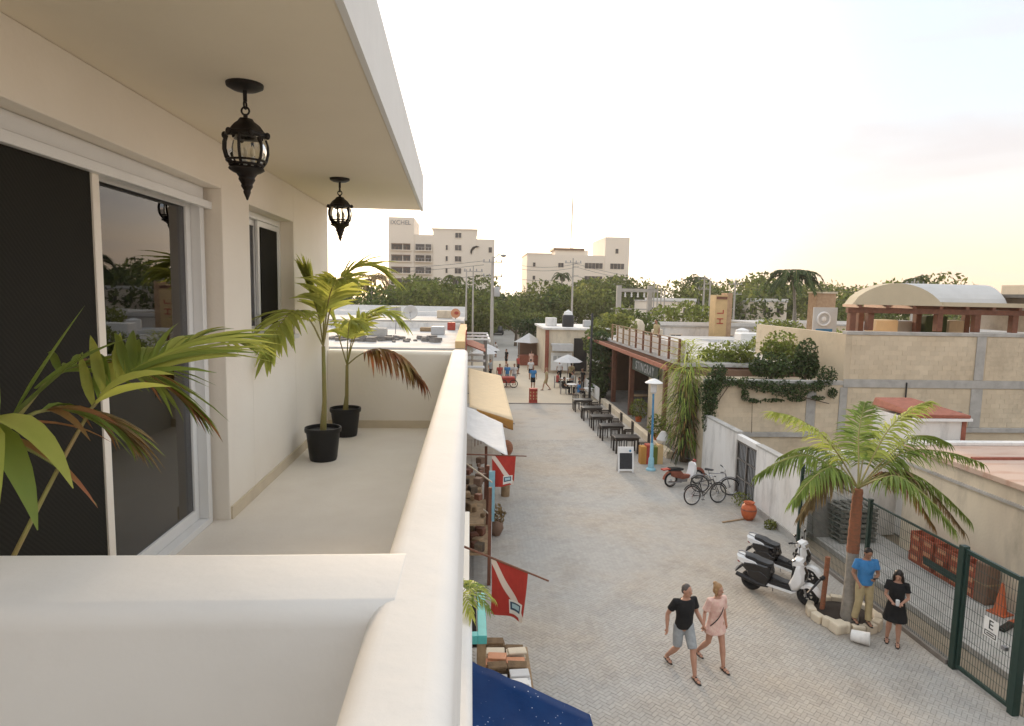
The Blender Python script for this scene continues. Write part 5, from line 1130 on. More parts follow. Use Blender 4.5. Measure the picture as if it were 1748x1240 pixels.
cu = tag(MB().lathe([(.028,-.06),(.032,-.05),(.038,.055),(.036,.06)], n=12).build('drink_cup', 'cloth_white', None, smooth=True, world=False), 'white paper cup in the hands of the woman in black', 'cup')
at_person(cu, w2, (-.01,.325,1.03))

# ================================================================== left side of the street
t = thing('neighbour_house', 'low flat roofed house just beyond our balcony end', 'house', (-7, 20, 0))
m = MB(); m.bx(-15, -.25, 7.6, 32.6, 0, 3.5); m.build('wall', 'plaster_cream', t)
m = MB(); m.bx(-15.1, -.12, 7.55, 32.65, 3.501, 3.62); m.build('roof', 'roof_grey', t)
m = MB(); m.bx(-.249, .04, 9.3, 13.1, 2.40, 2.58); m.build('canopy_slab', 'plaster_cream', t, bevel=.01)
m = MB(); m.bx(-.249, -.2, 15.0, 22, .05, 2.6); m.build('opening_shade', 'room_dark', t)  # flat dark panel stands in for the shade inside the shop
t = thing('neighbour_house', 'flat roofed house with rubble along its roof edge behind the balcony end wall', 'house', (-7, 42, 0))
m = MB(); m.bx(-16, -.3, 33.2, 51.5, 0, 4.15); m.build('wall', 'wall_beige', t)
m = MB(); m.bx(-16, -.3, 33.2, 51.5, 4.151, 4.25); m.build('roof', 'roof_grey', t)
m = MB(); m.bx(-.75, -.25, 33.15, 51.5, 4.251, 4.62); m.build('side_parapet', 'tower_yellow', t, bevel=.02)
m = MB(); m.bx(-16, -.76, 51.2, 51.5, 4.251, 4.7); m.build('back_parapet', 'wall_white', t)
m = MB(); rg = random.Random(2)
for i in range(90): m.tint = rg.random(); s_ = rg.uniform(.1,.35); m.box((rg.uniform(-12,-1.6), rg.uniform(36.5,39.5), 4.25+s_*.3), s_*1.6, s_, s_*.7, rg.uniform(0,3), rg.uniform(-.3,.3))
o = m.build('rubble', 'concrete_dark', t); o['kind'] = 'stuff'
m = MB(); m.bx(-.24, -.2, 38.5, 41.5, 3.4, 4.9); m.build('red_sign', 'red_paint', t)
m = MB(); m.tube([(-5,44,4.25),(-4.9,44,6.1)], .03, 6); m.build('aerial', 'steel_grey', t)
t = thing('neighbour_house', 'long white edged flat roof in front of the trees on the left', 'house', (-9, 64, 0))
m = MB(); m.bx(-24, -.6, 54, 76, 0, 4.6); m.build('wall', 'wall_beige', t)
m = MB(); m.bx(-24.2, -.5, 53.8, 76.2, 4.601, 4.75); m.build('roof', 'roof_grey', t)
m = MB(); m.bx(-24.2, -.5, 65, 65.3, 4.751, 5.15); m.bx(-24.2,-.5,75.9,76.2,4.751,5.45); m.build('parapet', 'white_paint', t)
t = thing('satellite_dish', 'pale round satellite dish on the flat roof left of the poles', 'satellite dish', (-4.94, 54.4, 4.75))
m = MB(); m.lathe([(.02,.0),(.25,.03),(.45,.11),(.6,.2)], n=24, caps=False); mt = Matrix.Translation((-4.94,54.5,5.35)) @ Matrix.Rotation(R(75), 4, 'X'); m.v = [tuple(mt @ Vector(p)) for p in m.v]; m.build('reflector', 'vault_grey', t, smooth=True, solid=.02)
m = MB(); m.tube([(-4.94,54.6,4.75),(-4.94,54.55,5.35)], .05, 8); m.build('mast', 'steel_grey', t)
m = MB(); m.tube([(-4.94,54.35,5.0),(-4.94,53.95,5.35)], .02, 6); m.sph((-4.94,53.95,5.37), .06); m.build('receiver', 'steel_grey', t)
t = thing('round_sign', 'faded reddish round sign on the roof edge beside the poles', 'sign', (-1.28, 57.5, 4.75))
m = MB(); m.tube([(-1.28,57.5,5.27),(-1.28,57.58,5.27)], .42, 20); q = m.build('disc', 'label_peach', t); m = MB(); m.sph((-1.2,57.47,5.3), .2, .02, .14); m.build('mark', 'red_paint', q)
m = MB(); m.tube([(-1.28,57.6,4.75),(-1.28,57.6,5.2)], .05, 6); m.build('stand', 'steel_grey', t)
for k, (x, y, z, a, b_, c_, mt, lb) in enumerate(((-6.5,41.5,4.25,1.2,.8,.5,'concrete','grey cement bags piled on the roof left of the aerial'),(-2.6,43.5,4.25,.9,.9,.55,'grey_paint','grey cooling unit on the roof near the yellow parapet'),(-3.6,47,4.25,1.6,.5,.3,'wood_tan','stack of timber lying on the flat roof'),(-8.5,46,4.25,1.1,1.1,.8,'wall_white','white cistern on the flat roof far left'),(-3.0,59,4.75,1.4,1,.7,'wall_beige','beige roof hatch near the round sign'),(-7.5,61,4.75,1.0,1.0,.9,'concrete','concrete cistern on the long roof by the dish'),(-1.7,49,4.25,.6,.6,.6,'red_paint','red box at the corner of the flat roof'))):
    roof_box('roof_clutter', x, x+a, y, y+b_, z+.001, z+c_, mt, lb, 'roof clutter')
# cafe porch with brown tile canopy on the left
t = thing('porch', 'left side cafe porch with brown tiled canopy and white beams', 'porch', (.4, 48, 0))
m = MB(); m._add([(-.3,44.5,3.55),(1.15,44.5,3.0),(1.15,50.5,3.0),(-.3,50.5,3.55),(-.3,44.5,3.63),(1.15,44.5,3.08),(1.15,50.5,3.08),(-.3,50.5,3.63)], [(0,3,2,1),(4,5,6,7),(0,1,5,4),(1,2,6,5),(2,3,7,6),(3,0,4,7)]); m.build('tiled_canopy', 'roof_tile_red', t)
for y in (44.2, 47.5, 50.9):
    m = MB(); m.bx(-.25,1.4,y-.05,y+.05,3.9,4.02); m.build('beam', 'white_paint', t)
    m = MB(); m.bx(1.08,1.18,y-.05,y+.05,0,3.9); m.build('post', 'concrete_dark', t)
m = MB(); m.bx(1.3,1.42,44,51,3.78,3.9); m.build('rail_beam', 'white_paint', t)
for i, y in enumerate((43.0, 46.0, 49.5)):
    m = MB(); m.bx(-.3,1.0+.15*i,y-.5,y+.5,2.15+.1*i,2.22+.1*i); m.build('white_awning', 'cloth_white', t)
# cream awning
def cloth(mb, a, b, c, d, sag, n=16, ripple=.02, sd=0):
    def f(u, v):
        p = Vector(lerp(lerp(a,b,u), lerp(d,c,u), v)); w = 16*u*(1-u)*v*(1-v)
        return p + Vector((0,0,-sag*w + ripple*noise.noise(Vector((u*5+sd,v*5,sd)))))
    mb.sheet(lambda u, v: tuple(f(u,v)), n, n)
t = thing('awning', 'cream shop awning with an orange front valance', 'awning', (.8, 30, 2.6))
m = MB(); cloth(m, (.02,24.6,2.75),(1.62,23.3,2.50),(1.78,36.0,2.50),(-.05,37.5,2.75), .12); m.build('canopy', 'cloth_cream', t, smooth=True, solid=.01)
m = MB(); m.sheet(lambda u, v: (.30+1.32*u, 24.37-1.09*u-.012*math.sin(u*30), 2.70-.215*u-v*.36), 24, 4); m.build('valance', 'cloth_orange', t, smooth=True, solid=.008)
for y in (24.4, 30, 36.3): m = MB(); m.tube([(-.15,y,2.45),(1.7,y-.8,2.30)], .022, 6); m.build('arm', 'steel_grey', t)
for i in range(4): m = MB(); m.tube([(.25+.12*i,24.6+i*.2,1.2),(.25+.12*i,24.6+i*.2,2.6)], .015, 6); m.build('hanging_pole', 'wood_red', t)
t = thing('shade_sail', 'white shade sail stretched over the shop front below the cream awning', 'shade sail', (.5, 20, 2.6))
m = MB(); cloth(m, (-.2,20.2,2.75),(1.10,17.6,2.60),(1.18,22.3,2.58),(-.2,24.4,2.85), .10, ripple=.05, sd=3); m.build('canvas', 'cloth_white', t, smooth=True, solid=.008)
m = MB(); m.tube([(1.10,17.6,2.60),(1.25,17.1,2.2)], .01, 5); m.tube([(1.18,22.3,2.58),(1.4,23.0,2.3)], .01, 5); m.build('rope', 'wood_tan', t)
# wooden souvenir shop under the sail
t = thing('souvenir_stall', 'brown timber souvenir stall under the white shade sail', 'stall', (.3, 17.5, 0))
m = MB(); m.bx(-.2,.55,15.2,19.4,.75,.80); m.bx(-.2,.4,15.2,19.4,1.5,1.54); m.build('shelf', 'wood_tan', t)
m = MB(); m.bx(-.22,-.12,15.1,19.5,0,2.6); m.build('back_panel', 'wood_dark', t)
for y in (15.2,17.2,19.4): m = MB(); m.bx(.50,.58,y-.04,y+.04,0,2.45); m.build('post', 'wood_red', t)
rg = random.Random(8)
for i in range(46):
    y = rg.uniform(15.3,19.3); z = rg.choice((.80,1.54,.80,2.0)); m = MB(); s_ = rg.uniform(.06,.16)
    m.box((rg.uniform(-.05,.42), y, z+s_*.7), s_*1.4, s_*1.6, s_*1.4, rg.uniform(0,3)); m.build('ware', rg.choice(('wood_tan','thatch','rail_brown','bark','wood_red')), t, bevel=.02)
for z0 in (2.25, 1.35): m = MB(); m.tube([(-.2,17.6,z0+.25),(.62,16.3,z0)], .022, 6); m.build('pale_rail', 'wall_beige', t)
t = thing('blue_banner', 'narrow pale blue banner board on a white post at the stall', 'banner', (.63, 16.9, 0))
m = MB(); m.bx(.56,.72,16.87,16.93,1.0,2.38); m.build('board', 'sky_blue', t); m = MB(); m.bx(.60,.66,16.88,16.92,0,1.0); m.build('post', 'white_paint', t)
# dive flags
fm = bpy.data.materials.new('dive_flag'); fm.use_nodes = True; MATS['dive_flag'] = fm
tn, tl_ = fm.node_tree.nodes, fm.node_tree.links; P_ = tn['Principled BSDF']; P_.inputs['Roughness'].default_value = .9
uvn = N(tn,'ShaderNodeUVMap'); sx = N(tn,'ShaderNodeSeparateXYZ'); tl_.new(uvn.outputs[0], sx.inputs[0])
def mth(op, a, b=None):
    n = N(tn,'ShaderNodeMath',operation=op)
    for i, q in enumerate((a,b)):
        if q is None: continue
        if isinstance(q,(int,float)): n.inputs[i].default_value = q
        else: tl_.new(q, n.inputs[i])
    return n.outputs[0]
U, V = sx.outputs[0], sx.outputs[1]
st_ = mth('LESS_THAN', mth('ABSOLUTE', mth('SUBTRACT', U, mth('MULTIPLY', V, 1.0))), .11)
nf = N(tn,'ShaderNodeTexNoise'); nf.inputs['Scale'].default_value = 9
mxa = N(tn,'ShaderNodeMix',data_type='RGBA'); mxa.inputs['A'].default_value = (.50,.045,.03,1); mxa.inputs['B'].default_value = (.36,.03,.022,1); tl_.new(nf.outputs['Fac'], mxa.inputs['Factor'])
mxb = N(tn,'ShaderNodeMix',data_type='RGBA'); mxb.inputs['B'].default_value = (.72,.62,.55,1); tl_.new(st_, mxb.inputs['Factor']); tl_.new(mxa.outputs['Result'], mxb.inputs['A'])
def box_mask(u0,u1,v0,v1): return mth('MULTIPLY', mth('MULTIPLY', mth('GREATER_THAN',U,u0), mth('LESS_THAN',U,u1)), mth('MULTIPLY', mth('GREATER_THAN',V,v0), mth('LESS_THAN',V,v1)))
cur = mxb.outputs['Result']
for (bxm, c_) in ((box_mask(.5,.92,.66,.94),(.75,.74,.70,1)), (box_mask(.53,.86,.70,.86),(.03,.07,.13,1)), (box_mask(.58,.82,.73,.82),(.42,.60,.66,1))):
    mx = N(tn,'ShaderNodeMix',data_type='RGBA'); tl_.new(bxm, mx.inputs['Factor']); tl_.new(cur, mx.inputs['A']); mx.inputs['B'].default_value = c_; cur = mx.outputs['Result']
tl_.new(cur, P_.inputs['Base Color'])
def flag(p0, p1, f0, f1, h, label, sd):
    t = thing('dive_flag', label, 'flag', p0, 0, 'red dive flags on poles')
    m = MB(); m.tube([p0, lerp(p0,p1,.5), p1], [.020,.018,.014], 8); m.build('pole', 'wood_red', t, smooth=True)
    a, b = Vector(lerp(p0,p1,f0)), Vector(lerp(p0,p1,f1))
    def f(u, v):
        p = a.lerp(b, u); d = Vector((-(b-a).y,(b-a).x,0)).normalized()
        return tuple(p + Vector((0,0,-h*v*(1-.10*(u-.5)*v))) + d*(.05*v*math.sin(u*7+sd+v*2)) + (b-a)*(-.12*v*(u-.4)))
    m = MB(); m.sheet(f, 16, 16); m.build('cloth', 'dive_flag', t, smooth=True)
flag((-.22,17.05,2.80),(1.55,16.85,2.80),.48,.84,.84,'red dive flag with white stripe hanging farther up the street',0)
flag((-.22,10.75,2.84),(1.25,9.45,2.74),.42,.80,.88,'red dive flag with white stripe hanging nearest the camera',2)
# turquoise kiosk frame
t = thing('kiosk_frame', 'turquoise painted timber frame of a stall below the balcony', 'kiosk', (.2, 8.9, 0))
m = MB(); m.bx(.16,.28,8.24,9.5,2.42,2.54); m.build('long_beam', 'turquoise', t, bevel=.006)
m = MB(); m.bx(-.2,.158,8.24,8.36,2.42,2.54); m.build('cross_beam', 'turquoise', t, bevel=.006)
for y in (8.3, 9.44): m = MB(); m.bx(.17,.27,y-.05,y+.05,0,2.419); m.build('post', 'wood_tan', t)
m = MB(); m.bx(-.2,.15,8.37,9.5,2.30,2.34); m.build('panel', 'room_dark', t)
# goods table
t = thing('goods_table', 'display table heaped with pale folded goods at the street edge', 'table', (.65, 9.9, 0))
m = MB(); m.bx(.32,1.12,8.4,11.2,.62,.68); m.build('top', 'wood_tan', t)
for x in (.38,1.06):
    for y in (8.5,11.1): m = MB(); m.bx(x-.03,x+.03,y-.03,y+.03,0,.62); m.build('leg', 'wood_dark', t)
rg = random.Random(4)
goods = [('cloth_white',8),('wall_beige',4),('cloth_cream',3),('label_peach',3),('thatch',4)]
k = 0
for i in range(11):
    y = 8.55+i*.25
    for j in range(2):
        mt = ('wood_tan','cloth_cream','cloth_white','cloth_white','cloth_white','wall_white','cloth_white','thatch','label_peach','wall_beige','thatch')[i]
        n = rg.randint(2,5); z = .68; tt = thing('folded_goods', 'pile %d' % k, 'goods', (.52+j*.36,y,.68), 0, 'piles of goods on the display table')
        tt['label'] = '%s folded goods, %s row, %s pile from the near end' % (mt.split('_')[1] if mt not in ('thatch',) else 'brown', ('wall side','street side')[j], ('first','second','third','fourth','fifth','sixth','seventh','eighth','ninth','tenth','eleventh')[i])
        for q in range(n):
            m = MB(); m.box((.52+j*.36+rg.uniform(-.03,.03), y+rg.uniform(-.02,.02), z+.022), .32, .2, .042, rg.uniform(-.12,.12)); m.build('folded_piece', mt, tt, bevel=.012); z += .044
        k += 1
t = thing('tarpaulin', 'dark blue tarpaulin speckled with white paint stretched below the balcony', 'tarpaulin', (.7, 6, 2.5))
tm = M('tarp_blue', (0.006,0.026,0.095), 0.85, c2=(0.010,0.040,0.13), ns=1.6, bump=0.15, bs=18, spec=.08)
tt_, tk = tm.node_tree.nodes, tm.node_tree.links; pr_ = tt_['Principled BSDF']
vo = N(tt_,'ShaderNodeTexVoronoi'); vo.inputs['Scale'].default_value = 16; co = N(tt_,'ShaderNodeTexCoord'); tk.new(co.outputs['Object'], vo.inputs['Vector'])
n2 = N(tt_,'ShaderNodeTexNoise'); n2.inputs['Scale'].default_value = 1.6; tk.new(co.outputs['Object'], n2.inputs['Vector'])
ls = N(tt_,'ShaderNodeMath',operation='LESS_THAN'); tk.new(vo.outputs['Distance'], ls.inputs[0])
ml = N(tt_,'ShaderNodeMath',operation='MULTIPLY_ADD'); ml.inputs[1].default_value = .55; ml.inputs[2].default_value = -.20; tk.new(n2.outputs['Fac'], ml.inputs[0]); tk.new(ml.outputs[0], ls.inputs[1])
mx = N(tt_,'ShaderNodeMix',data_type='RGBA'); mx.inputs['B'].default_value = (.45,.52,.60,1); tk.new(ls.outputs[0], mx.inputs['Factor'])
src = pr_.inputs['Base Color'].links[0].from_socket; tk.new(src, mx.inputs['A']); tk.new(mx.outputs['Result'], pr_.inputs['Base Color'])
m = MB(); cloth(m, (-.05,3.5,2.62),(1.42,3.5,2.42),(1.40,6.74,2.42),(.04,7.55,2.62), .16, 24, .05, 5); m.build('sheet', 'tarp_blue', t, smooth=True, solid=.006)
m = MB(); m.tube([(.04,7.55,2.62),(-.2,7.8,2.7)], .01, 5); m.tube([(1.40,6.74,2.42),(1.46,6.9,0.02)], .014, 6); m.build('rope', 'white_paint', t)
t = thing('carved_post', 'carved wooden figure post standing at the corner of the white sail', 'statue', (1.32, 22.2, 0))
m = MB(); m.tube([(1.32,22.2,0),(1.32,22.2,.9),(1.32,22.2,1.5)], [.15,.17,.13], 12); m.build('trunk', 'wood_tan', t, smooth=True)
m = MB(); m.sph((1.32,22.2,1.72), .24, .22, .3); m.sph((1.32,22.0,1.70), .06, .07, .1); m.build('head', 'bark_red', t, smooth=True)
t = thing('clay_pot', 'brown clay pots and coconuts at the foot of the stall', 'pot', (.8, 18.6, 0))
m = MB(); m.lathe([(.12,0),(.22,.2),(.18,.4),(.12,.45)], (.85,18.5,0), 12); m.build('pot', 'rail_brown', t, smooth=True)
m = MB(); leafball(m, (.85,18.6,.6), .28,.35,.3, 120, .08, rg, .2); m.build('dry_plant', 'leaf_dry_warm', t)

# ================================================================== plaza
t = thing('advert_stand', 'red cylinder stand with yellow lettering on the plaza edge', 'stand', (4.2, 41.9, 0))
m = MB(); m.lathe([(.30,0),(.30,.03),(.28,.05),(.28,.92),(.30,.95),(.1,.97)], (4.2,41.9,0), 18); m.build('drum', 'red_paint', t, smooth=True)
for i, z in enumerate((.72,.5,.3)):
    m = MB()
    for k in range(5): m.box((4.2-.2+k*.1, 41.9-.27+.03*abs(k-2), z), .055, .02, .10+.03*((k+i)%2)); 
    m.build('lettering', 'tower_yellow', t)
FP = dict(vox=.022, fingers=False)
person('person in a blue top standing behind the red stand', (4.75,47.8,.012), heading(.1,-1), 1.72, 'skin_tan', ('short','hair_dark'), ('tshirt','cloth_blue'), ('shorts','cloth_black'), **FP)
person('person in tan clothes walking across the plaza', (5.72,47.4,.012), heading(-1,.1), 1.68, 'skin', ('short','hair_blond'), ('tshirt','cloth_khaki'), ('shorts','cloth_khaki'), pose={'knl':(-.1,.2,.52),'anl':(-.1,.28,.09),'anr':(.1,-.3,.12)}, **FP)
person('person in pink standing in front of the red stall', (5.9,61.5,.012), heading(0,-1), 1.7, 'skin', ('long','hair_dark'), ('tshirt','cloth_pink'), ('pants','cloth_pink'), fem=True, **FP)
person('person in white standing by the white cafe fence', (7.4,52.6,.012), heading(-.5,-1), 1.7, 'skin_tan', ('short','hair_dark'), ('tshirt','cloth_white'), ('pants','cloth_black'), **FP)
person('waiter in black standing among the cafe tables', (8.35,47.0,.012), heading(-.8,-.4), 1.72, 'skin_tan', ('short','hair_dark'), ('tshirt','cloth_black'), ('pants','cloth_black'), **FP)
cc = chair_proto('steel_grey', 'cafe_chair', 'cafe chairs on the plaza'); cused = False
def cafe_chair(x, y, rz, lb):
    global cused
    if not cused: cc.location = (x,y,.012); cc.rotation_euler.z = rz; cc['label'] = lb; cused = True
    else: copy_tree(cc, loc=(x,y,.012), rz=rz, label=lb)
seats = [(6.75,45.6,'cloth_black','in black nearest the black pole row'),(7.85,45.5,'cloth_white','in white facing the street'),(6.7,48.6,'cloth_red','in red under the white parasol'),(7.9,48.8,'cloth_grey','in grey beside the white parasol'),(7.5,43.6,'cloth_blue','in blue closest to the plaza edge')]
for i, (x, y, mt, lb) in enumerate(seats):
    rz = heading(1 if i % 2 == 0 else -1, 0); 
    person('seated cafe guest %s' % lb, (x,y,.012), rz, 1.7, 'skin' if i % 2 else 'skin_tan', ('short','hair_dark'), ('tshirt',mt), ('pants','cloth_black'), sit=True, **FP)
    cafe_chair(x-math.sin(rz)*-.02, y, rz+math.pi, 'cafe chair under the guest %s' % lb)
def bistro(x, y, lb):
    t = thing('bistro_table', lb, 'table', (x,y,.012), 0, 'bistro tables on the plaza')
    m = MB(); m.lathe([(.38,.72),(.38,.75)], n=16); m.build('top', 'white_paint', t, world=False); m = MB(); m.tube([(0,0,0),(0,0,.72)], .03, 8); m.lathe([(.22,0),(.2,.03)], n=12); m.build('pedestal', 'black_paint', t, world=False)
bistro(7.3,45.5,'white bistro table between the guests in black and white'); bistro(7.3,48.7,'white bistro table under the white parasol'); bistro(8.2,43.6,'white bistro table closest to the plaza edge')
t = thing('parasol', 'open white parasol over the cafe tables', 'parasol', (7.6,49.6,.012))
m = MB(); m.tube([(7.6,49.6,0),(7.6,49.6,2.5)], .025, 8); m.build('pole', 'steel_grey', t); m = MB(); m.lathe([(1.15,1.95),(.6,2.25),(.02,2.5)], (7.6,49.6,0), 8, caps=False); m.build('canopy', 'cloth_white', t, solid=.01)
t = thing('white_fence', 'low white fence panels around the cafe tables', 'fence', (8.6,44,0))
for i in range(12): m = MB(); y = 42.2+i*.62; m.bx(8.55,8.6,y-.25,y+.25,.15,1.0); m.build('panel', 'white_paint', t)
t = thing('cart', 'red pedal cart at the left side of the plaza', 'cart', (3.0,48.9,0))
m = MB(); m.bx(2.45,3.45,48.5,49.3,.35,.8); m.build('box', 'red_paint', t, bevel=.05)
for x in (2.55,3.35):
    m = MB(); m.torus((x,48.45,.32), .29, .03, 'Y', 20, 6); m.build('wheel', 'rubber', t)
m = MB(); m.tube([(2.5,49.2,.8),(2.5,49.2,1.5),(3.4,49.2,1.5),(3.4,49.2,.8)], .02, 6); m.build('frame', 'steel_grey', t)
for i, (x, mt, lb) in enumerate(((2.35,'cloth_red','in red at the left of the red cart'),(2.95,'cloth_blue','in blue sitting behind the red cart'),(3.5,'cloth_white','in white at the right of the red cart'))):
    person('person %s' % lb, (x,49.9+.1*i,.012), heading(.2*(1-i),-1), 1.66, 'skin_tan', ('short','hair_dark'), ('tshirt',mt), ('shorts','cloth_grey'), **FP)
t = thing('corner_shop', 'tan corner shop with white awning and red pillar beyond the plaza', 'shop', (8.6, 60, 0))
m = MB(); m.bx(6.8,13,58,66,0,3.95); m.build('wall', 'wall_beige', t)
m = MB(); m.bx(6.6,13.2,57.8,66.2,3.951,4.12); m.build('roof_slab', 'wall_white', t)
m = MB(); m.bx(6.78,7.12,57.9,57.999,0,3.9); m.build('red_pillar', 'roof_tile_red', t)
m = MB(); m.bx(9.4,10.6,57.95,57.999,.2,3.2); m.build('doorway_shade', 'room_dark', t)  # thin dark panel paints the shade of an open doorway
m = MB(); m.bx(7.3,9.2,57.0,57.99,2.55,2.72); m.bx(7.3,9.2,56.96,57.0,2.1,2.72); m.build('awning', 'cloth_white', t)
m = MB(); m.bx(7.3,9.2,57.6,57.7,.3,1.9); m.build('counter_front', 'white_paint', t)
for i in range(4): m = MB(); m.bx(7.5+i*.42,7.8+i*.42,57.56,57.6,1.2,1.6); m.build('poster', 'grey_paint', t)
t = thing('water_tank', 'black water tank with white lid on the corner shop roof', 'water tank', (9.1,60,4.12))
m = MB(); m.lathe([(.52,0),(.55,.1),(.55,1.0),(.45,1.12)], (9.1,60,4.12), 18); m.build('tank', 'black_plastic', t, smooth=True); m = MB(); m.lathe([(.44,1.12),(.36,1.4),(.12,1.5),(.1,1.58)], (9.1,60,4.12), 16); m.build('lid', 'white_paint', t, smooth=True)
roof_box('cooling_unit', 10.6,11.3,60,60.7,4.121,4.75,'grey_paint','grey cooling unit on the corner shop roof','machine')
roof_box('roof_cistern', 7.2,8.2,61,62,4.121,4.9,'wall_white','white square cistern on the corner shop roof','cistern')
t = thing('food_stall', 'dark red food stall under a white tent roof', 'stall', (6.2,64.5,0))
m = MB(); m.lathe([(1.5,2.3),(.8,2.7),(.02,3.2)], (5.9,64.5,0), 4, caps=False); m.build('tent_roof', 'cloth_white', t, solid=.02)
m = MB(); m.bx(4.9,6.9,64,65.2,0,1.0); m.build('counter', 'roof_tile_red', t); m = MB(); m.bx(4.9,6.9,65.3,65.4,0,2.3); m.build('back', 'rail_brown', t)
for x in (4.9,6.9): m = MB(); m.tube([(x,63.6,0),(x,63.6,2.3)], .04, 6); m.build('post', 'steel_grey', t)
# parked dark car far up the road
t = thing('parked_car', 'dark car parked far up the road under the trees', 'car', (4.9,112,0))
m = MB(); m.prism([(-2.1,.35),(2.1,.35),(2.2,.75),(1.3,.95),(-2.0,1.0),(-2.2,.7)], -.85, .85, .96); q = m.build('body', 'black_paint', t, world=False, fix=True)
m = MB(); m.prism([(-1.7,.98),(1.1,.95),(.5,1.5),(-1.3,1.5)], -.74, .74, .92); m.build('cabin', 'window_dark', t, world=False, fix=True)
for x in (-1.35,1.35):
    for y in (-.8,.8): m = MB(); m.torus((x,y,.33), .24, .1, 'Y', 18, 6); m.build('wheel', 'rubber', t, world=False)
t.rotation_euler.z = R(85)

for i, (x, y, mt, sk, lb) in enumerate(((5.1,53.5,'cloth_white','skin','person in white near the middle of the plaza'),(4.3,57.0,'cloth_red','skin_tan','person in red farther up the plaza'),(3.6,63,'cloth_black','skin','person in black by the far road'),(8.1,50.9,'cloth_khaki','skin_tan','person in khaki behind the parasol'),(1.7,53,'cloth_grey','skin','person in grey near the left porch'),(2.9,72,'cloth_white','skin_tan','person in white on the far road'))):
    person(lb, (x,y,.012), heading(math.sin(i*2.1), math.cos(i*2.1)), 1.7, sk, ('short','hair_dark'), ('tshirt',mt), ('shorts','cloth_black'), **FP)
for i, (x, y, lb) in enumerate(((1.2,54.5,'white parasol by the left porch'),(1.6,57.5,'second white parasol up the left side'))):
    t = thing('parasol', lb, 'parasol', (x,y,.012)); m = MB(); m.tube([(x,y,0),(x,y,2.6)], .03, 8); m.build('pole', 'steel_grey', t); m = MB(); m.lathe([(1.1,2.05),(.6,2.35),(.02,2.6)], (x,y,0), 8, caps=False); m.build('canopy', 'cloth_white', t, solid=.01)

# ================================================================== hotels
def hotel_window(par, x, y, z, w, h, panes=2, mat='window_dark'):
    m = MB(); f = .12; m.bx(x-w/2-f,x+w/2+f,y-.09,y-.02,z-h/2-f,z-h/2); m.bx(x-w/2-f,x+w/2+f,y-.09,y-.02,z+h/2,z+h/2+f); m.bx(x-w/2-f,x-w/2,y-.09,y-.02,z-h/2,z+h/2); m.bx(x+w/2,x+w/2+f,y-.09,y-.02,z-h/2,z+h/2)
    o = m.build('window', 'hotel_wall', par)
    for i in range(panes):
        a = x-w/2+w*i/panes; m = MB(); m.bx(a+.03,a+w/panes-.03,y-.035,y-.025,z-h/2,z+h/2); m.build('pane', mat, o)
HY = 150.0
h = thing('hotel', 'tall white hotel with stepped roof behind the trees on the left', 'hotel', (-6,155,0))
m = MB(); m.bx(-18.6,-12.9,HY,165,0,23.7); m.build('stair_tower', 'hotel_wall', h)
m = MB(); m.bx(-12.899,-8.6,HY+.2,165,0,19.95); m.bx(-8.599,1.3,HY+.1,165,0,21.2); m.bx(1.301,5.4,HY+.25,165,0,19.3); m.build('main_block', 'hotel_wall', h)
m = MB(); m.bx(-8.9,1.5,HY-.05,165.2,21.2,21.5); m.build('roof_edge', 'hotel_wall', h)
for zf in (17.2, 14.7, 12.0, 9.4):
    for (x0, x1, mt) in ((-18.0,-13.6,'rail_brown'),(-12.6,-8.9,'steel_grey')):
        m = MB(); m.bx(x0,x1,HY-.05,HY+.195 if x0 < -13 else HY+.19,zf-.75,zf+.65); o = m.build('recess_shade_box', 'window_dark', h)  # dark box standing in for the shade of an open balcony
        m = MB(); m.bx(x0-.1,x1+.1,HY-.45,HY-.06,zf-.95,zf-.75); m.build('balcony_slab', 'hotel_wall', o)
        for k in range(6): m = MB(); x = x0+(x1-x0)*k/5; m.bx(x-.07,x+.07,HY-.40,HY-.30,zf-.75,zf+.65 if k in (0,3,5) else zf-.1); m.build('baluster', mt if k not in (0,3,5) else 'hotel_wall', o)
        m = MB(); m.bx(x0,x1,HY-.40,HY-.32,zf+(.45 if mt == 'rail_brown' else -.12),zf+(.65 if mt == 'rail_brown' else -.02)); m.build('rail', mt, o)
    hotel_window(h, -5.5, HY+.1, zf, .5, 1.1, 1); hotel_window(h, -2.9, HY+.1, zf, 1.5, 1.2, 2)
hotel_window(h, -2.9, HY+.1, 20.0, 1.4, 1.1, 2); hotel_window(h, 4.4, HY+.25, 16.9, .8, 1.2, 1)
text_mesh('IXCHEL', 1.35, 'lettering', 'steel_grey', h, Matrix.Translation(-h.location) @ Matrix(((1,0,0,-15.9),(0,0,-1,HY-.05),(0,1,0,22.5),(0,0,0,1))), .03)
m = MB(); pts = [(-.2,15.9),(.0,16.9),(.6,17.7),(1.2,18.1)]; 
m.prism([(0.15,15.7),(.35,16.6),(1.0,17.3),(2.0,17.55),(1.2,17.75),(.4,17.5),(-.1,16.8),(-.15,16.2)], HY-.01, HY+.095); m.build('emblem', 'room_dark', h, fix=True)
HZ = 165.0
h = thing('hotel', 'white hotel with a square tower at its right end behind the trees', 'hotel', (27,170,0))
m = MB(); m.bx(14.2,34,HZ,182,0,17.1); m.bx(34.001,40.2,HZ-.2,182,0,21.8); m.build('main_block', 'hotel_wall', h)
m = MB(); m.bx(21.5,30,HZ+2,175,17.101,18.4); m.build('penthouse', 'hotel_wall', h); m = MB(); m.bx(21,29,HZ+1.5,175.5,18.401,18.9); m.build('penthouse_roof', 'rail_brown', h)
m = MB(); m.bx(14.0,34,HZ-.15,182.2,17.1,17.5) if False else m.bx(14.05,20.5,HZ-.12,182.2,17.101,17.4); m.build('roof_edge', 'hotel_wall', h)
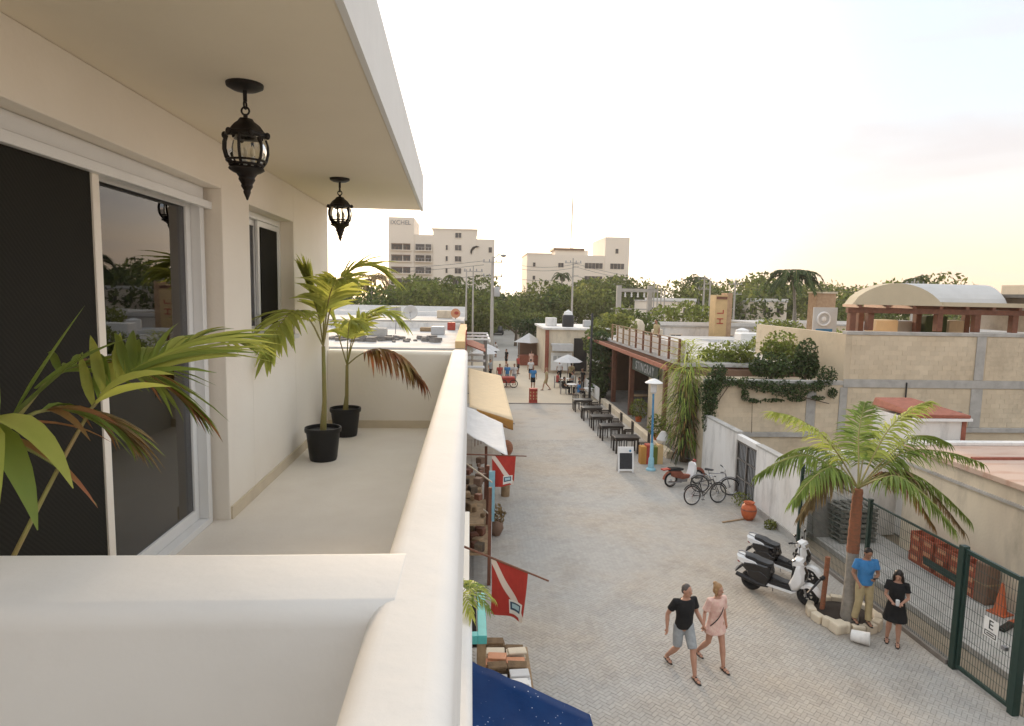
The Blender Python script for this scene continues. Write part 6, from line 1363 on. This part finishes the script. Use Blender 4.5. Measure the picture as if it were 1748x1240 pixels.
for zf in (14.5, 11.2, 8.2):
    hotel_window(h, 31.2, HZ, zf, 4.6, 1.4, 5); hotel_window(h, 37.2, HZ-.2, zf, 3.6, 1.4, 4)
    hotel_window(h, 22.8, HZ, zf, 1.4, 1.1, 2) if zf > 12 else None; hotel_window(h, 16.0, HZ, zf, .7, 1.0, 1)
hotel_window(h, 37, HZ-.2, 18.3, .8, 1.2, 1)
t = thing('radio_mast', 'tall thin lattice radio mast above the right hotel', 'mast', (25.8,168,18.4))
m = MB()
for a, b in ((-.35,-.35),(.35,-.35),(0,.4)): m.tube([(25.8+a,168+b,18.4),(25.8,168,34)], .07, 4)
for i in range(16): z = 18.6+i*.95; s_ = .35*(1-i/17); m.bar((25.8-s_,168-s_,z),(25.8+s_,168-s_,z+.8),.04)
m.build('lattice', 'wall_beige', t)

# ================================================================== trees
def far_palm(loc, ht, fl, label, nf=13, seed=0, mat='foliage', lean=(0,0), w=.12):
    t = thing('palm_tree', label, 'tree', loc); x, y, z = loc; rg = random.Random(seed)
    c = Vector((x+lean[0], y+lean[1], z+ht))
    m = MB(); m.tube([(x,y,z),(x+lean[0]*.4,y+lean[1]*.4,z+ht*.5),tuple(c)], [.2,.14,.12], 8); m.build('trunk', 'bark_pale', t, smooth=True)
    for i in range(nf):
        a = 2*math.pi*i/nf+rg.uniform(-.25,.25); e0 = rg.uniform(-.15,1.0); d = Vector((math.cos(a),math.sin(a),0)); L_ = fl*rg.uniform(.8,1.1)
        pts = [c, c+d*L_*.3+Vector((0,0,L_*.25*e0+.1)), c+d*L_*.65+Vector((0,0,L_*(.35*e0-.10))), c+d*L_*.92+Vector((0,0,L_*(.25*e0-.45)))]
        frond(t, pts, 22, fl*.30, w, mat, 'stem_green', start=.12, ang=(70,30), droop=.9, rr=.04, seed=seed*31+i, seg=2, samples=10)
    return t
far_palm((31.0,60,3.0), 6.0, 3.0, 'tall coconut palm standing above the roofs on the right', 26, 3, 'foliage_dark', (-.5,0), w=.17)
far_palm((-13.8,92,0), 8.6, 3.2, 'palm coloured as if in warm light just right of our building corner', 13, 5, 'leaf_dry_warm', w=.16)  # warm evening light is put into the brown frond colour
far_palm((-2.9,116,0), 9.6, 2.4, 'small palm in front of the left hotel', 11, 7, w=.16)
far_palm((17.0,121,0), 10.6, 2.2, 'small round palm in front of the right hotel', 12, 8, 'foliage_dark', w=.16)
far_palm((35.7,100,0), 10.0, 2.4, 'slender palm rising above the tree line right of the hotels', 11, 9, 'foliage_dark', w=.15)
far_palm((53,75,0), 9.6, 2.0, 'small palm head showing over the vaulted canopy', 10, 10, 'foliage_dark', w=.13)
def tree(loc, ht, lobes, n, s, mat, label, seed):
    x, y, z = loc; t = thing('tree', label, 'tree', loc); rg = random.Random(seed)
    m = MB(); m.tube([(x,y,z),(x+.1,y,z+ht*.4),(x,y+.1,z+ht*.75)], [.22,.16,.07], 8)
    for (dx_,dy_,dz_), r_ in lobes: m.tube([(x+.1,y,z+ht*.4),(x+dx_*.8,y+dy_*.8,z+dz_)], [.10,.03], 6)
    m.build('trunk', 'bark', t, smooth=True)
    m = MB()
    for (dx_,dy_,dz_), r_ in lobes: leafball(m, (x+dx_,y+dy_,z+dz_), r_[0], r_[1], r_[2], n, s, rg, .35)
    m.build('crown', mat, t)
tree((7.0,76,0), 3.5, [((0,0,2.6),(1.3,1.2,1.5)),((-.6,0,3.4),(1.6,1.3,.8)),((1.2,0,3.6),(1.6,1.3,.8))], 420, .22, 'foliage_dark', 'dark round tree at the right edge of the far road', 51)
tree((6.2,88,0), 4.2, [((-3,0,3.6),(2.6,2,.9)),((0,0,3.9),(2.8,2,.9)),((3.2,0,3.8),(2.6,2,.9))], 420, .25, 'foliage', 'flat topped clipped tree behind the far road', 52)
tree((11.2,52,0), 5.8, [((0,0,4.2),(1.6,1.6,1.5)),((-.9,0,3.4),(1.2,1.2,1.2)),((1.2,.4,4.6),(1.3,1.3,1.1)),((.2,-.6,2.6),(1.3,1.2,1.2))], 560, .18, 'foliage', 'full green tree just behind the black pole', 53)
tree((14.5,60,0), 6.5, [((0,0,4.6),(2.0,1.8,1.6)),((-1.6,.3,4.1),(1.5,1.4,1.3)),((1.7,0,4.4),(1.5,1.4,1.2))], 520, .2, 'foliage', 'green tree behind the roof terrace railing', 54)
tree((24.0,72,0), 7.0, [((0,0,5.2),(2.2,2,1.7)),((2.2,0,4.9),(1.8,1.6,1.4)),((-2.2,0,4.8),(1.8,1.6,1.4))], 460, .22, 'foliage_bright', 'bright green tree left of the yellow sign tower', 55)
tree((27.5,58,0), 5.6, [((0,0,4.4),(1.6,1.5,1.0)),((1.8,0,4.3),(1.5,1.4,.9))], 460, .17, 'foliage_bright', 'yellow green tree between the sign tower and the coconut palm', 56)
tree((24,40,0), 5.5, [((0,0,4.4),(2.4,1.6,.9)),((-2.2,.3,4.3),(1.8,1.4,.8)),((-4.6,0,4.2),(1.8,1.4,.8))], 520, .15, 'foliage_bright', 'spreading bright green tree behind the lower block roof', 57)
# the wood behind the town reads as one mass
rg = random.Random(77); m = MB()
def mass(n, x0, x1, y0, y1, z0, z1, r0, r1, q, s):
    for i in range(n):
        x = rg.uniform(x0,x1); y = rg.uniform(y0,y1); r_ = rg.uniform(r0,r1); leafball(m, (x,y,rg.uniform(z0,z1)), r_*1.2, r_, r_*.85, q, s*rg.uniform(.8,1.2), rg, .5)
mass(46, -38, 2, 82, 100, 1.5, 6.6, 2.0, 3.4, 330, .34)
mass(26, -14, 4, 100, 125, 4.0, 8.0, 2.2, 3.4, 300, .36)
mass(60, 9, 48, 92, 128, 2.0, 7.8, 2.2, 3.8, 320, .36)
mass(16, 16, 34, 115, 130, 6.5, 8.6, 2.2, 3.2, 320, .36)
mass(40, 46, 110, 95, 135, 2.0, 8.6, 2.8, 4.6, 300, .42)
mass(18, 44, 66, 88, 105, 5.5, 8.2, 2.6, 3.6, 320, .36)
mass(22, 2, 14, 128, 142, 1.5, 5.5, 2.2, 3.6, 300, .38)
o = m.build('distant_trees', 'foliage', None); tag(o, 'dense green wood behind the town below the hotels', 'trees', kind='stuff')

# ================================================================== poles and wires
def pole(loc, ht, label, arms=1, r=.14, transformer=False, dirx=1.0):
    t = thing('utility_pole', label, 'utility pole', loc, 0, 'concrete utility poles'); x, y, z = loc
    m = MB(); m.tube([(x,y,z),(x,y,z+ht)], [r,r*.6], 10); m.build('shaft', 'concrete_pole', t, smooth=True)
    for i in range(arms):
        za = z+ht-.5-i*1.3; m = MB(); m.bar((x-.9,y-.1,za),(x+.9,y-.1,za),.09); q = m.build('crossarm', 'concrete_pole', t)
        for k in (-.8,-.3,.3,.8): m = MB(); m.lathe([(.05,0),(.07,.05),(.04,.1),(.06,.16),(.02,.22)], (x+k,y-.1,za+.045), 8); m.build('insulator', 'steel_grey', q)
    if transformer:
        m = MB(); m.lathe([(.25,0),(.28,.05),(.28,.8),(.2,.9)], (x+.42,y,z+ht-3.6), 14); m.build('transformer', 'grey_paint', t, smooth=True)
    return t
M('concrete_pole', (0.46,0.43,0.39), 0.9, nz=0.2, ns=2)
p1 = pole((2.0,59.8,0), 10.4, 'thick concrete utility pole with transformer beside the plaza', 2, .2, True)
m = MB(); m.tube([(2.0,59.8,10.2),(2.5,59.6,10.6),(2.9,59.5,10.55)], .05, 6); m.sph((2.95,59.5,10.5), .28, .2, .14); m.build('lamp_arm', 'steel_grey', p1)
p2_ = pole((-.35,56,4.7), 4.4, 'thin pole farthest left on the roof edge', 0, .09)
p3_ = pole((.25,62,0), 9.6, 'thin pole between the roof edge and the thick concrete pole', 1, .11)
p4_ = pole((11.0,70,0), 11.0, 'utility pole in front of the right hotel', 1, .14)
p5_ = pole((31,85,0), 10.0, 'utility pole left of the yellow sign tower', 2, .17); p6_ = pole((32.2,86,0), 9.4, 'second utility pole just beside the sign tower', 1, .17); p7_ = pole((34.8,84,0), 9.4, 'utility pole right behind the yellow sign tower', 2, .17)
p8_ = pole((44,86,0), 9.6, 'utility pole left of the coconut palm', 1, .14); p9_ = pole((41,58,0), 9.2, 'utility pole right of the coconut palm', 1, .1); p10_ = pole((57.5,80,0), 10.6, 'dark pole top showing above the vaulted canopy', 0, .16)
t = thing('substation_frame', 'pale concrete H frame carrying electrical gear behind the terrace', 'frame', (20.4,80,0))
for x in (18.4,22.3): m = MB(); m.bx(x-.28,x+.28,79.75,80.25,0,8.4); m.build('column', 'concrete_pole', t)
m = MB(); m.bx(18.1,23.2,79.8,80.2,7.6,8.0); m.build('beam', 'concrete_pole', t)
for i in range(4): m = MB(); x = 19.2+i*.8; m.lathe([(.1,0),(.14,.1),(.08,.2),(.14,.3),(.08,.4),(.12,.6)], (x,80,6.95), 8); m.build('insulator', 'white_paint', t)
for i in range(4): m = MB(); x = 22.6+i*.45; m.tube([(x,79.2,3.0),(x,79.2,8.8-.3*i)], .08, 6); m.build('conduit', 'concrete_pole', t)
m = MB(); m.bx(17.4,23.5,79.6,79.8,5.4,5.55); m.build('lower_beam', 'concrete_pole', t)
def wire(a, b, sag, lb, r=.016):
    m = MB(); pts = []
    for i in range(17):
        u = i/16; p = lerp(a, b, u); pts.append((p[0],p[1],p[2]-sag*4*u*(1-u)))
    m.tube(pts, r, 4, caps=False); tag(m.build('power_line', 'black_plastic', None), lb, 'wire', 'overhead wires')
for i, dz in enumerate((0,-.35,-1.3)):
    nm = ('highest','middle','lowest')[i]
    wire((2.0+.8,59.7,10.0+dz),(11.0+.6,69.9,10.5+dz),.5,'%s overhead wire between the thick pole and the hotel pole' % nm)
    wire((11.0,69.9,10.5+dz),(31,84.9,9.6+dz),.8,'%s overhead wire between the hotel pole and the sign tower' % nm)
    wire((34.8,83.9,9.0+dz),(44,85.9,9.2+dz),.5,'%s overhead wire between the sign tower and the coconut palm' % nm)
    wire((44,85.9,9.2+dz),(41,57.9,8.8+dz),.6,'%s overhead wire passing behind the coconut palm' % nm)
    wire((2.0-.8,59.7,10.0+dz),(-30,75,10+dz),.9,'%s overhead wire running left from the thick pole' % nm)

# ================================================================== roofs and towers behind the restaurant
t = thing('sign_tower', 'tall yellow sign tower with red lettering down its side', 'tower', (23.9,60.5,0))
m = MB(); m.bx(23.05,24.2,60,61.4,0,7.35); m.build('front_shaft', 'tower_yellow', t); m = MB(); m.bx(24.201,24.75,60.2,61.6,0,7.55); m.build('side_shaft', 'brick_tan', t)
m = MB(); m.bx(23.15,24.15,59.93,59.999,6.95,7.2); m.build('top_band', 'wood_red', t)
def face_y(x, y, z, s=1): return Matrix(((1,0,0,x),(0,0,-1,y),(0,1,0,z),(0,0,0,1)))
for ch_, z in (('L',5.75),('H',4.9)):
    text_mesh(ch_, .9, 'letter', 'red_paint', t, Matrix.Translation(-t.location) @ face_y(23.6, 59.97, z) @ Matrix.Rotation(R(90), 4, 'Z'), .02)
t = thing('brick_chimney', 'square tan brick chimney left of the vaulted canopy', 'chimney', (33.8,60.5,0))
m = MB(); m.bx(32.85,34.75,60,61.5,0,7.7); m.build('shaft', 'brick_tan', t); m = MB(); m.bx(32.75,34.85,59.9,61.6,7.701,7.85); m.build('cap', 'wall_beige', t)
for k, (x, y, z, mt, lb) in enumerate(((14.3,55,3.9,'wall_beige','domed cream water tank behind the roof terrace'),(16.4,56,3.6,'wall_beige','small beige water tank behind the roof terrace'),(21.5,50,4.0,'white_paint','white water tank near the yellow sign tower'))):
    t = thing('water_tank', lb, 'water tank', (x,y,z)); m = MB(); m.lathe([(.65,-.4),(.68,.1),(.68,.75),(.5,1.1),(.15,1.25)] if k == 0 else [(.5,-.4),(.5,.6),(.1,.75)], (x,y,z), 16); m.build('tank', mt, t, smooth=True); m = MB(); m.bx(x-.6,x+.6,y-.6,y+.6,z-.8,z-.4); m.build('base', 'concrete', t)
houses = [(11,28,49,58,3.4,'roof_grey','low grey roofed house behind the restaurant terrace'),(18,34,64,72,4.1,'wall_white','pale flat roofed house near the sign tower'),(30,44,66,74,4.4,'wall_beige','beige flat roofed house near the coconut palm'),(17,30,42,47.8,3.55,'roof_grey','white roofed house behind the lower block roof'),(36,60,50,60,4.6,'wall_white','pale house seen under the vaulted canopy'),(24,31,88,94,6.4,'hotel_wall','pale house among the trees behind the sign tower'),(40,46,92,98,6.6,'hotel_wall','small white house among the trees left of the coconut palm'),(44,80,30,45,5.2,'wall_beige','beige house far to the right behind the block building')]
for (x0,x1,y0,y1,z,mt,lb) in houses:
    t = thing('house', lb, 'house', ((x0+x1)/2,(y0+y1)/2,0)); m = MB(); m.bx(x0,x1,y0,y1,0,z); m.build('wall', mt if mt != 'roof_grey' else 'wall_white', t)
    m = MB(); m.bx(x0-.1,x1+.1,y0-.1,y1+.1,z+.001,z+.16); rf = m.build('roof', 'roof_grey', t)
    m = MB(); m.bx(x0-.1,x1+.1,y0-.1,y0+.1,z+.161,z+.5); m.build('parapet', 'white_paint', rf)
    for k in range(3): hotel_window(t, x0+(x1-x0)*(k+.5)/3, y0, z-1.3, 1.1, 1.0, 2)
for k, (x, y, w, lb) in enumerate(((18.6,43.4,2.6,'white roof hatch behind the lower block roof'),(21.6,44.2,2.2,'second white roof hatch farther right'),(25,43,1.2,'small white cabin on the roof below the sign tower'))):
    roof_box('roof_hatch', x, x+w, y, y+1.2, 3.72, 4.7-.15*k, 'white_paint', lb, 'hatch')
person('person standing on the roof terrace behind the railing', (10.1,34.6,4.15), heading(-1,-.3), 1.72, 'skin_tan', ('short','hair_dark'), ('tshirt','cloth_khaki'), ('shorts','cloth_black'), vox=.022, fingers=False)
for k, (x, y) in enumerate(((9.9,28.9),(12.5,28.9))):
    t = thing('roof_grass', ('tall yellow green bamboo at the near end of the terrace','pale green bamboo on the roof right of the terrace')[k], 'plant', (x,y,4.15)); m = MB(); rg = random.Random(90+k)
    for i in range(260):
        a = rg.uniform(0,6.28); m.tint = rg.random(); blade(m, (x+rg.uniform(-.35,.35),y+rg.uniform(-.35,.35),4.15+rg.uniform(-.6,.9)), (math.cos(a)*.5,math.sin(a)*.5,.9), (0,0,1), rg.uniform(.4,.7), .05, 1.4, seg=3)
    m.build('blades', 'leaf_lime' if k == 0 else 'foliage_bright', t)
    m = MB(); m.tube([(x,y,3.6),(x,y,4.6)], .06, 6); m.build('stem', 'stem_green', t)

# ================================================================== evening haze
hz = MB(); hz.bx(-70, 130, -40, 210, -1.2, 40); hzo = hz.build('haze', None, None); hzo['kind'] = 'stuff'; hzo['label'] = 'thin warm evening haze over the town'
hm_ = bpy.data.materials.new('haze_air'); hm_.use_nodes = True; hn = hm_.node_tree.nodes; hn.remove(hn['Principled BSDF'])
pv_ = hn.new('ShaderNodeVolumePrincipled'); pv_.inputs['Color'].default_value = (0.95,0.92,0.88,1); pv_.inputs['Density'].default_value = 0.0003; pv_.inputs['Anisotropy'].default_value = 0.35
hm_.node_tree.links.new(pv_.outputs[0], hn['Material Output'].inputs['Volume']); hzo.data.materials.append(hm_)
